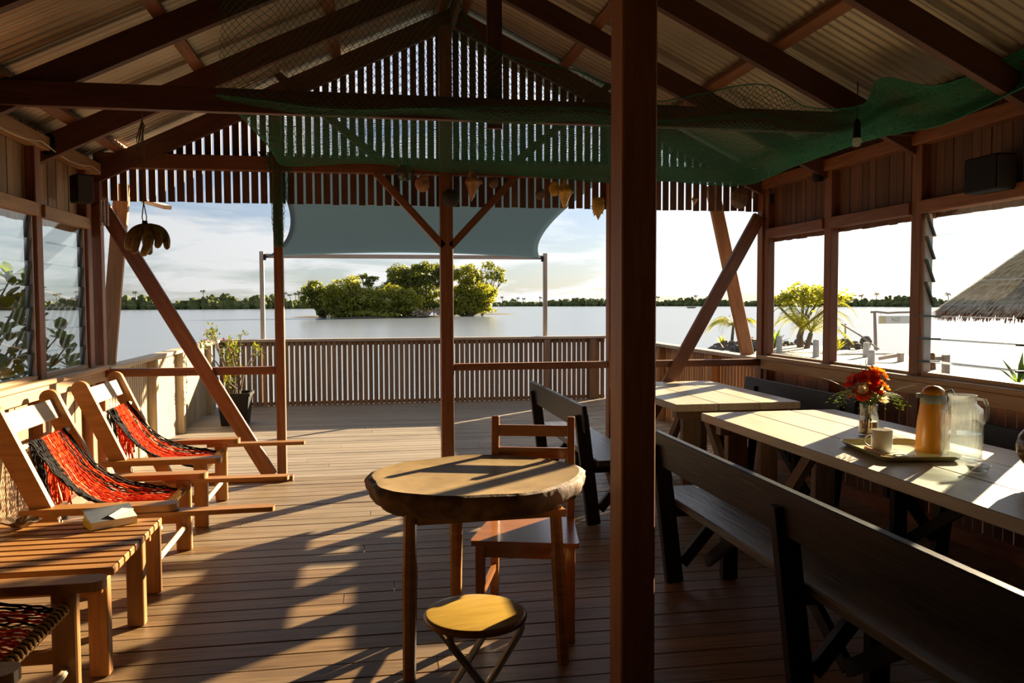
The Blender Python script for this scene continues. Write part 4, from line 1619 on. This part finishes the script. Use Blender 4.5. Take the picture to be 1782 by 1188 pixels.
for k in range(20):
    a = random.uniform(0, 6.28); out_ = random.uniform(.05, .36); h_ = random.uniform(.55, 1.12)
    if k < 4:
        a, out_, h_ = R(170 + 14 * k), random.uniform(.2, .36), random.uniform(1.0, 1.16)
    P = [V((.05 * math.cos(a), .05 * math.sin(a), .36)), V((out_ * .45 * math.cos(a + .3), out_ * .45 * math.sin(a + .3), .36 + (h_ - .36) * .5)), V((out_ * math.cos(a), out_ * math.sin(a), h_))]
    br.tube(P, [.012, .009, .005], 6)
    for j in range(26):
        d = V((random.uniform(-1, 1), random.uniform(-1, 1), random.uniform(-.2, 1.0)))
        leafquad(lf, P[2] + V((random.gauss(0, .03), random.gauss(0, .03), random.gauss(-.02, .04))), d, random.uniform(.045, .08), random.uniform(.016, .026))
    if random.random() < .45:
        q = P[2] + V((random.uniform(-.05, .05), -.04, .04))
        for j in range(5):
            leafquad(fw_, q, (math.cos(j * 1.26), math.sin(j * 1.26), .4), .03, .024)
br.build('branches', 'trunk', pt, True); lf.build('foliage', 'pot_leaf', pt, False, False); fw_.build('flowers', 'flower_red', pt, False, False)
# ------------------------------------------------------------------ outside
ZW, ZGR = -1.5, -.65
mb = MB()
mb.add([(-1500, -60, ZW), (1800, -60, ZW), (1800, 2200, ZW), (-1500, 2200, ZW)], [(0, 1, 2, 3)])
wt = mb.build('lagoon_water', 'water', None, False, False)
tag(wt, 'calm grey lagoon water stretching to the far shore', 'water', kind='stuff')

# far shores -------------------------------------------------------------------


def shore(name, label, pts, hmin, hmax, npalm, seed):
    random.seed(seed)
    mb = MB()
    pts = [V(p) for p in pts]
    for a, b in zip(pts[:-1], pts[1:]):
        L = (b - a).length
        n_ = int(L / .5)
        for i in range(n_):
            t = (i + random.random()) / n_
            q = a.lerp(b, t) + V((0, random.uniform(0, 16), 0))
            h_ = random.uniform(hmin * .8, hmax) * (.85 + .25 * math.sin(t * 9 + a.x * .1))
            r_ = random.uniform(.8, 1.9)
            mb.blob((q.x, q.y, ZW + h_ - r_ * .7), (r_, r_, r_ * random.uniform(.6, 1.0)), 6, 4, .3)
            mb.blob((q.x, q.y, ZW + h_ * .35), (r_ * 1.5, r_, h_ * .5), 6, 4, .2)
    for k in range(npalm):
        i = random.randrange(len(pts) - 1)
        q = pts[i].lerp(pts[i + 1], random.random()) + V((0, random.uniform(4, 14), 0))
        h_ = hmax * random.uniform(.98, 1.25)
        lx = random.uniform(-1.2, 1.2)
        mb.tube([(q.x, q.y, ZW), (q.x + lx * .4, q.y, ZW + h_ * .6), (q.x + lx, q.y, ZW + h_)], [.22, .18, .16], 5)
        tip = V((q.x + lx, q.y, ZW + h_))
        for j in range(11):
            a = j * .57 + random.random() * .4
            u = V((math.cos(a), math.sin(a), 0))
            s_ = V((-u.y, u.x, 0)) * .28
            el = random.uniform(-.3, 1.1)
            m1 = tip + u * .9 + V((0, 0, .8 * el)); e = tip + u * 1.7 + V((0, 0, .9 * el - .9))
            mb.add([tip, m1 - s_, m1 + s_, e], [(0, 1, 3, 2)])
            mb.add([tip, m1 - V((0, 0, .25)), m1 + V((0, 0, .1)), e], [(0, 1, 3, 2)])
    o = mb.build(name, 'shore', None, False, False)
    tag(o, label, 'forest', kind='stuff')


def wz(px_, py_):
    q = onz(px_, py_, ZW); q.z = ZW
    return q


shore('shore_forest', 'low green forest of the near shore with palm tips, behind the bananas', [wz(-260, 540.5), wz(60, 539.5), wz(200, 539), wz(420, 537.8), wz(620, 536.2)], 4.0, 7.0, 24, 91)
shore('shore_forest', 'thin distant forest line across the water behind the sail frame', [wz(560, 535.5), wz(760, 534), wz(900, 532.8), wz(1200, 532.6), wz(1560, 533.6), wz(1900, 535.5), wz(2300, 537)], 3.4, 5.4, 40, 92)

# island -------------------------------------------------------------------------
random.seed(95)
mb = MB()
pc0 = [onz(555, 553, ZW), onz(640, 554.5, ZW), onz(730, 553, ZW), onz(800, 550, ZW), onz(862, 547.5, ZW)]
for i, q in enumerate(pc0):
    mb.blob((q.x, q.y + 6, ZW - .25), (7.0, 6, .6), 14, 8, .06)
tag(mb.build('island_ground', 'island_earth', None, False), 'low earth bank of the small wooded island', 'island', kind='structure')


def foliage(mb, c, r, n_, size, shell=.55):
    for k in range(n_):
        d = V((random.gauss(0, 1), random.gauss(0, 1), random.gauss(0, 1))).normalized()
        t = shell + (1 - shell) * random.random() ** .6
        q = V(c) + V((d.x * r[0], d.y * r[1], d.z * r[2])) * t
        nn = (d + V((random.uniform(-.9, .9), random.uniform(-.9, .9), random.uniform(-.3, 1.0)))).normalized()
        s_ = nn.orthogonal().normalized()
        s_ = Matrix.Rotation(random.uniform(0, 6.28), 3, nn) @ s_
        u = nn.cross(s_)
        sz = size * random.uniform(.6, 1.3)
        mb.add([q - s_ * sz * .5, q - u * sz * .3, q + s_ * sz * .5, q + u * sz * .3], [(0, 1, 2, 3)])


def itree(label, base_px, crowns, Y, mat, n_, size, trunk=.35, name='island_tree', seed=1, shell=.55):
    random.seed(seed)
    b = ony(base_px[0], base_px[1], Y); b.z = ZW - .2
    root = empty(name, tuple(b))
    tag(root, label, 'tree', 'trees on the small island')
    lf, br = MB(), MB()
    k_ = Y / F / math.cos(YAW) * 1.0
    tot = sum(c[2] * c[3] for c in crowns)
    for (cx_, cy_, rx_, ry_) in crowns:
        c = ony(cx_, cy_, Y) - b
        r_ = (rx_ * k_, rx_ * k_ * .9, ry_ * k_)
        share = int(n_ * rx_ * ry_ / tot)
        foliage(lf, c, (r_[0] * .8, r_[1] * .8, r_[2] * .8), share // 3, size, shell)
        for q in range(11):
            d = V((random.gauss(0, 1), random.gauss(0, 1), random.gauss(.2, 1))).normalized()
            w_ = random.uniform(.28, .5)
            foliage(lf, c + V((d.x * r_[0], d.y * r_[1], d.z * r_[2])) * random.uniform(.6, .85), (r_[0] * w_, r_[1] * w_, r_[2] * w_), share // 15, size, .4)
        mid = V((c.x * .45, c.y * .45, c.z * .45))
        br.tube([(0, 0, 0), mid, c], [trunk, trunk * .7, trunk * .25], 6)
        for q in range(5):
            d = V((random.uniform(-1, 1) * r_[0], random.uniform(-1, 1) * r_[1], random.uniform(-.5, 1) * r_[2])) * .7
            br.tube([mid.lerp(c, .6), c + d], [trunk * .35, .04], 5)
    lf.build('crown', mat, root, False, False)
    br.build('trunk', 'trunk', root, True)


itree('broad olive green mangrove clump at the broad end of the small island', (640, 553), [(598, 512, 40, 34), (625, 525, 48, 28), (668, 524, 44, 28), (706, 524, 30, 24), (600, 541, 38, 15), (660, 543, 52, 13), (575, 527, 22, 24), (715, 543, 30, 11), (640, 546, 70, 8)], 166, 'island_leaf', 20000, .6, .4, seed=101)
itree('small mangrove leaning out over the water at the tip of the island', (565, 553), [(548, 503, 22, 15), (536, 520, 16, 14), (552, 530, 14, 14), (560, 542, 14, 9)], 167, 'island_leaf_dark', 2600, .55, .25, seed=102)
itree('thin flat topped sapling rising behind the mangrove clump', (642, 552), [(630, 481, 12, 6), (648, 486, 14, 5), (640, 494, 10, 5)], 172, 'island_leaf_dark', 420, .6, .18, seed=103, shell=.2)
itree('tall dark green tree in the middle of the small island', (740, 552), [(700, 480, 34, 20), (742, 474, 36, 20), (768, 482, 26, 24), (735, 505, 48, 22), (690, 495, 26, 14), (740, 530, 40, 16)], 178, 'island_leaf_dark', 12000, .6, .5, seed=104)
itree('bright yellow green tree at the driftwood end of the small island', (815, 549), [(812, 478, 30, 22), (826, 505, 40, 26), (845, 515, 26, 18), (800, 520, 24, 22), (815, 536, 34, 12), (840, 538, 22, 9), (775, 538, 30, 10)], 176, 'island_leaf', 11000, .58, .45, seed=105)
itree('sparse slanting tree with open branches at the end of the island', (838, 548), [(850, 462, 14, 8), (868, 470, 14, 9), (858, 482, 18, 10), (874, 486, 9, 7)], 180, 'island_leaf_dark', 520, .65, .2, seed=106, shell=.15)
random.seed(107)
mb = MB()
dp = ony(748, 548, 164); dp.z = ZW
for k in range(46):
    a = V((random.uniform(-3.6, 3.6), random.uniform(-2, 2), random.uniform(.2, 1.0)))
    d = V((random.uniform(-1.6, 1.6), random.uniform(-1, 1), random.uniform(.0, 1.7)))
    mb.tube([a, a + d * .5 + V((0, 0, .15)), a + d], [.12, .09, .03], 5)
tag(mb.build('driftwood_heap', 'driftwood', None, True, loc=(dp.x, dp.y - 1, ZW)), 'grey heap of fallen branches on the island shore', 'driftwood', kind='stuff')

# small boat
bp = onz(1203, 536, ZW)
bo = empty('boat', (bp.x, bp.y, ZW))
tag(bo, 'tiny covered boat on the open water beyond the diagonal brace', 'boat')
mb = MB(); mb.prism([(-2.0, .5), (-1.6, 0), (1.5, 0), (2.3, .6), (-2.0, .55)], 'y', -.6, .6); mb.build('hull', 'rock', bo)
mb = MB(); mb.box((-.2, 0, 1.25), (1.8, 1.1, .09)); mb.build('canopy', 'earth', bo)
mb = MB()
for dx in (-.9, .6):
    for dy in (-.45, .45):
        mb.tube([(dx, dy, .4), (dx, dy, 1.25)], .035, 5)
mb.build('canopy_poles', 'trunk', bo)

# causeway -------------------------------------------------------------------------
random.seed(111)
cw = empty('causeway', (17, 30, ZGR)); tag(cw, 'pale concrete causeway path leading along the shore past the palms', 'path')
edge = [onz(1335, 598, ZGR), onz(1400, 600, ZGR), onz(1470, 604, ZGR), onz(1540, 612, ZGR), onz(1600, 622, ZGR), onz(1640, 640, ZGR), onz(1600, 668, ZGR), onz(1500, 650, ZGR), onz(1420, 623, ZGR), onz(1330, 612, ZGR)]
mb = MB(); mb.prism([(q.x - 17, q.y - 30) for q in edge], 'z', -.35, 0); mb.build('path_slab', 'concrete', cw)
mb = MB(); mb.prism([((q.x - 19) * 1.12 + 2, (q.y - 30) * 1.15) for q in edge], 'z', -1.0, -.3); mb.build('bank', 'earth', cw)


def rockpile(label, places, r0):
    for q, s_ in places:
        mb = MB()
        mb.blob((0, 0, 0), (s_ * random.uniform(.8, 1.2), s_ * random.uniform(.8, 1.2), s_ * random.uniform(.6, .9)), 9, 6, .16)
        o = mb.build('rock', 'rock', None, False, loc=tuple(q))
        tag(o, label, 'rock', label)


rockpile('dark rock heaped round the foot of the young palm', [(onz(x_, 606 + random.uniform(-5, 5), ZGR) + V((0, 0, random.uniform(-.1, .25))), random.uniform(.18, .34)) for x_ in range(1244, 1318, 6)], .3)
rockpile('dark rock piled beside the wooden handrail', [(onz(x_, 603 + random.uniform(-4, 5), ZGR) + V((0, 0, random.uniform(-.1, .25))), random.uniform(.18, .32)) for x_ in range(1462, 1512, 5)], .3)
rockpile('flat dark rock lining the path under the round leaved tree', [(onz(x_, 602 - (x_ - 1362) * .12, ZGR) + V((0, 0, random.uniform(-.1, .1))), random.uniform(.16, .3)) for x_ in range(1362, 1416, 7)], .3)

for i, (px_, pt_, pb_, lab) in enumerate(((1356, 584, 613, 'white concrete bollard in front of the round leaved tree'), (1420, 590, 621, 'white concrete bollard half hidden by the window post'),
                                          (1507, 595, 621, 'white concrete bollard beside the rock pile'), (1516, 608, 634, 'white concrete bollard nearest the vase of flowers'))):
    b = onz(px_, pb_, ZGR)
    hgt = (pb_ - pt_) / F * (b - V((0, 0, EYE))).dot(_fw)
    mb = MB(); mb.lathe([(.12, 0), (.125, .02), (.115, hgt * .9), (.10, hgt * .97), (0, hgt)], 14)
    tag(mb.build('bollard', 'bollard', None, True, loc=tuple(b)), lab, 'bollard')


def palm(label, base, trunk_h, nf, Lf, mat, seed, lean=(0, 0), tr_r=.09, ups=(.15, 1.0)):
    random.seed(seed)
    root = empty('coconut_palm', tuple(base)); tag(root, label, 'palm')
    tip = V((lean[0], lean[1], trunk_h))
    mb = MB(); mb.tube([(0, 0, -.2), tip * .5 + V((lean[0] * .1, 0, 0)), tip], [tr_r * 1.2, tr_r, tr_r * .8], 8); mb.build('trunk', 'trunk', root, True)
    for k in range(nf):
        a = 2 * math.pi * k / nf + random.uniform(-.25, .25)
        up = random.uniform(*ups)
        L_ = Lf * random.uniform(.8, 1.1)
        u = V((math.cos(a), math.sin(a), 0)); s_ = V((-u.y, u.x, 0))
        mb = MB()
        P = []
        for j in range(13):
            t = j / 12
            P.append(tip + u * (L_ * (t * .85)) + V((0, 0, L_ * (up * t - (.55 + up * .6) * t * t))))
        mb.tube(P, [.02 * (1 - t / 14) for t in range(13)], 4)
        for j in range(1, 13):
            for h in (0, .5):
                if j + h > 12:
                    continue
                q = P[j].lerp(P[min(j + 1, 12)], h)
                t = (j + h) / 12
                ll = L_ * .30 * math.sin(math.pi * (.18 + .78 * t)) + .05
                for sg in (-1, 1):
                    tp_ = q + s_ * sg * ll * .8 + u * ll * .5 - V((0, 0, ll * .45))
                    mb.add([q - u * .018, q + u * .018, tp_], [(0, 1, 2)])
        mb.build('frond', mat, root, False, False)
    return root


palm('young coconut palm standing on the rocks beyond the leaning strut', onz(1272, 606, ZGR), 1.0, 14, 1.7, 'palm', 121, (.1, 0), .07, (.5, 1.5))
palm('coconut palm with arching fronds beside the round leaved tree', onz(1402, 606, ZGR), 0.7, 20, 2.2, 'palm', 122, (.25, 0), .12, (.7, 2.2))
# round-leaved tree
random.seed(123)
tb = onz(1393, 604, ZGR)
rt = empty('almond_tree', tuple(tb)); tag(rt, 'small tree with yellow green round leaves and forked dark trunk by the path', 'tree')
br, lf = MB(), MB()
br.tube([(0, 0, -.1), (-.05, 0, .5), (.1, 0, .95)], [.17, .15, .12], 8)
for (cx_, cy_, rx_, rz_, n_) in ((1368, 520, 20, 9, 260), (1400, 508, 24, 10, 300), (1432, 512, 24, 10, 300), (1462, 520, 16, 7, 170), (1345, 523, 9, 5, 60), (1410, 525, 26, 8, 200)):
    c = ony(cx_, cy_, tb.y) - tb
    k_ = tb.y / F * 1.15
    br.tube([(.08, 0, .9), (c.x * .5, c.y * .5, .9 + (c.z - .9) * .5), c], [.09, .06, .025], 6)
    for j in range(n_):
        d = V((random.gauss(0, .5) * rx_ * k_, random.gauss(0, .6) * rx_ * k_, random.gauss(0, .5) * rz_ * k_))
        leafquad(lf, c + d, (random.uniform(-1, 1), random.uniform(-1, 1), random.uniform(-.3, .8)), random.uniform(.16, .28), random.uniform(.10, .16))
br.build('trunk', 'trunk', rt, True); lf.build('foliage', 'yellow_leaf', rt, False, False)


def spiky_plant(label, base, n_, L_, mat, seed):
    random.seed(seed)
    root = empty('spiky_plant', tuple(base)); tag(root, label, 'plant')
    for k in range(n_):
        a = random.uniform(0, 6.28); el = random.uniform(.5, 1.45)
        u = V((math.cos(a) * math.cos(el), math.sin(a) * math.cos(el), math.sin(el)))
        s_ = u.cross(V((0, 0, 1))).normalized()
        ln = L_ * random.uniform(.7, 1.1)
        w_ = ln * .07
        e = u * ln - V((0, 0, ln * .18 * math.cos(el)))
        m1 = u * ln * .55
        mb = MB(); mb.add([-s_ * w_ * .6, s_ * w_ * .6, m1 + s_ * w_, m1 - s_ * w_, e], [(0, 1, 2, 3), (3, 2, 4)])
        mb.build('leaf', mat, root, False, False)


spiky_plant('dark green spiky plant behind the corner bollard', onz(1347, 606, ZGR), 26, 1.05, 'leaf', 131)
spiky_plant('small yellow spiky plant growing next to the rock pile', onz(1456, 611, ZGR), 26, .75, 'palm', 132)
spiky_plant('small spiky plant on the rocks below the young palm', onz(1258, 603, ZGR), 20, .62, 'palm', 133)
spiky_plant('long leaved plant at the water edge under the thatched roof', onz(1772, 668, ZGR), 12, .85, 'leaf', 134)

# handrail, sign gate, landing rails, old stump
hr = empty('wooden_handrail', tuple(onz(1471, 606, ZGR))); tag(hr, 'thin bent pole handrail sloping down beside the rock pile', 'handrail')
h0 = hr.location.copy()
yd = h0.y
P0, P1 = ony(1465, 564, yd), ony(1529, 607, yd - 4)
mb = MB(); mb.tube([P0 - h0, (P0 + P1) / 2 - h0 + V((0, 0, .05)), P1 - h0], .035, 6); mb.build('rail', 'driftwood', hr, True)
a = ony(1471, 563, yd) - h0
mb = MB(); mb.tube([(0, 0, -.2), a], .035, 6); mb.build('rail_post', 'driftwood', hr, True)
gb = onz(1524, 607, ZGR)
sg_ = empty('sign_gate', tuple(gb)); tag(sg_, 'rustic pole gate carrying a pale hanging name board', 'sign')
yd = gb.y
mb = MB(); mb.tube([(0, 0, -.2), ony(1523, 575, yd) - gb, ony(1522, 543, yd) - gb], [.075, .07, .06], 8); mb.build('gate_post', 'driftwood', sg_, True)
g2 = ony(1606, 607, yd) - gb
mb = MB(); mb.tube([(g2.x, g2.y, -.2), ony(1606, 543, yd) - gb], .065, 8); mb.build('gate_post', 'driftwood', sg_, True)
mb = MB(); mb.tube([ony(x_, y_, yd) - gb for x_, y_ in ((1515.5, 543), (1527, 542.5), (1545, 544.5), (1565, 543.5), (1590, 543), (1612, 542))], .045, 8); mb.build('cross_pole', 'driftwood', sg_, True)
c0, c1 = ony(1528.5, 549.5, yd) - gb, ony(1600, 562.5, yd) - gb
mb = MB(); mb.box(((c0.x + c1.x) / 2, .0, (c0.z + c1.z) / 2), (abs(c1.x - c0.x), .03, abs(c1.z - c0.z))); sb = mb.build('name_board', 'sign', sg_)
mb = MB(); mb.box((c0.x + .22, -.018, (c0.z + c1.z) / 2), (.30, .008, abs(c1.z - c0.z) * .9)); mb.build('tan_emblem', 'sign_tan', sg_)
td = bpy.data.curves.new('lettering', 'FONT')
td.body = 'NZI'
td.size = .26
td.extrude = .004
to = bpy.data.objects.new('lettering', td); COL.objects.link(to)
to.parent = sg_
to.rotation_euler = (R(90), 0, 0)
to.location = ((ony(1551, 560, yd) - gb).x, -.022, (ony(1551, 559.2, yd) - gb).z)
td.materials.append(M['sign_ink'])
bpy.context.view_layer.update()
tme = bpy.data.meshes.new_from_object(to.evaluated_get(bpy.context.evaluated_depsgraph_get()))
t2 = bpy.data.objects.new('lettering', tme); COL.objects.link(t2)
t2.parent = sg_; t2.rotation_euler = to.rotation_euler; t2.location = to.location
bpy.data.objects.remove(to)
mb = MB()
for x_ in (1533, 1592):
    mb.tube([ony(x_, 544, yd) - gb, ony(x_, 550, yd) - gb], .008, 4)
mb.build('hanging_wires', 'wire_black', sg_)

lr = empty('landing_rail', tuple(onz(1565, 627, ZGR))); tag(lr, 'low grey timber rail at the boat landing behind the louvre window', 'railing')
l0 = lr.location.copy()
for (x_, t_, b_) in ((1567, 614, 629), (1645.5, 617, 646)):
    b = onz(x_, b_, ZGR) - l0
    a = ony(x_, t_, (b + l0).y) - l0
    piece('rail_post', (b.x, b.y, -.1), (b.x, b.y, a.z), .16, .16, 'grey_wood', lr, YUP)
qa, qb = ony(1529, 624, (onz(1567, 629, ZGR)).y) - l0, ony(1568, 617, (onz(1567, 629, ZGR)).y) - l0
piece('rail', qa, qb, .06, .12, 'grey_wood', lr)
qa, qb = ony(1628, 624, (onz(1645, 646, ZGR)).y) - l0, ony(1646, 623, (onz(1645, 646, ZGR)).y) - l0
piece('rail', qa, qb, .06, .12, 'grey_wood', lr)
random.seed(141)
sb_ = onz(1612, 642, ZGR)
mb = MB(); mb.lathe([(.30, -.1), (.29, .1), (.26, .35), (.26, .48), (.22, .52), (0, .50)], 16, rib=.05, ribn=5)
tag(mb.build('tree_stump', 'bark', None, True, loc=tuple(sb_)), 'dark weathered tree stump behind the open louvre blades', 'stump')

# thatched hut
hc = ony(1880, 540, 19.0)
hz = 1.18
ht = empty('thatched_hut', (hc.x, hc.y, ZGR)); tag(ht, 'round hut with a shaggy grey thatched roof by the water', 'hut')
random.seed(151)
edge_px = ony(1676, 540, 19.0)
RR = (hc - edge_px).length * .98
H0 = hz - ZGR
apex = H0 + RR * .80
mb = MB()
mb.lathe([(RR, H0), (RR * .93, H0 + RR * .075), (RR * .62, H0 + RR * .30), (RR * .30, H0 + RR * .56), (0, apex)], 40)
mb.lathe([(RR * .98, H0 - .02), (0, H0 + .3)], 40)
mb.build('roof_cone', 'thatch', ht, True)
mb = MB()
for k in range(5200):
    a = random.uniform(0, 6.28)
    t = random.random() ** .6
    r_ = RR * t
    z_ = H0 + (1 - t) * RR * .79 + .03
    u = V((math.cos(a), math.sin(a), 0)); s_ = V((-u.y, u.x, 0))
    d = (u - V((0, 0, .74))).normalized()
    q = u * r_ + V((0, 0, z_))
    ln = random.uniform(.25, .5); w_ = random.uniform(.012, .03)
    e = q + d * ln + V((0, 0, random.uniform(0, .06)))
    mb.add([q - s_ * w_, q + s_ * w_, e + s_ * w_ * .5, e - s_ * w_ * .5], [(0, 1, 2, 3)])
o = mb.build('thatch_straw', 'thatch', ht, False, False); o['kind'] = 'stuff'
mb = MB()
for k in range(1500):
    a = random.uniform(0, 6.28)
    u = V((math.cos(a), math.sin(a), 0)); s_ = V((-u.y, u.x, 0))
    q = u * (RR * random.uniform(.95, 1.0)) + V((0, 0, H0 + .05))
    e = q + u * random.uniform(0, .10) - V((0, 0, random.uniform(.12, .30)))
    w_ = random.uniform(.015, .04)
    mb.add([q - s_ * w_, q + s_ * w_, e + s_ * w_ * .6, e - s_ * w_ * .6], [(0, 1, 2, 3)])
o = mb.build('eave_fringe', 'thatch_red', ht, False, False); o['kind'] = 'stuff'
for k in range(8):
    a = 2 * math.pi * k / 8 + .2
    mb = MB(); mb.tube([(RR * .28 * math.cos(a), RR * .28 * math.sin(a), -.9), (RR * .28 * math.cos(a), RR * .28 * math.sin(a), H0 + .35)], .07, 8)
    mb.build('hut_post', 'driftwood', ht, True)

# mangrove shrub outside the louvres ----------------------------------------------------
random.seed(161)
mg = empty('mangrove_shrub', (-4.3, 7.6, ZW)); tag(mg, 'mangrove shrub with round glossy leaves outside the louvre windows', 'shrub')
g0 = mg.location.copy()
br = MB()
lb = MB()
leafquad(lb, V((0, 0, 0)), (1, 0, .05), .15, .095, .4)
lme = lb.mesh('leaf', 'mangrove', False, False)
tips = []
for (px_, py_, yd) in ((22, 478, 7.6), (50, 490, 7.8), (8, 520, 7.5), (35, 548, 7.7), (12, 575, 7.5), (48, 590, 7.9), (28, 615, 7.6), (105, 580, 8.0), (116, 602, 8.0), (125, 632, 8.1), (60, 640, 7.8), (90, 640, 8.0), (10, 640, 7.4), (40, 520, 7.7), (55, 560, 7.9), (-20, 500, 7.4), (-40, 560, 7.4), (70, 615, 7.9), (20, 660, 7.5), (60, 540, 7.8), (-15, 610, 7.4), (35, 655, 7.7)):
    tips.append(ony(px_, py_, yd))
for tp_ in tips:
    q = tp_ - g0
    root_ = V((random.uniform(-.3, .3), random.uniform(-.3, .3), .9))
    br.tube([(root_.x * .3, root_.y * .3, -.1), root_, root_.lerp(q, .55) - V((0, 0, .12)), q], [.035, .025, .015, .006], 6)
    for j in range(9):
        o = bpy.data.objects.new('leaf', lme); COL.objects.link(o); o.parent = mg
        a = j * 2.4 + random.random()
        el = random.uniform(.05, 1.1)
        d = V((math.cos(a) * math.cos(el), math.sin(a) * math.cos(el), math.sin(el)))
        o.location = q - V((0, 0, .05 * (j % 3))) + d * .01
        o.rotation_euler = d.to_track_quat('X', 'Z').to_euler()
        s_ = random.uniform(.75, 1.15)
        o.scale = (s_, s_, s_)
br.build('branches', 'trunk', mg, True)
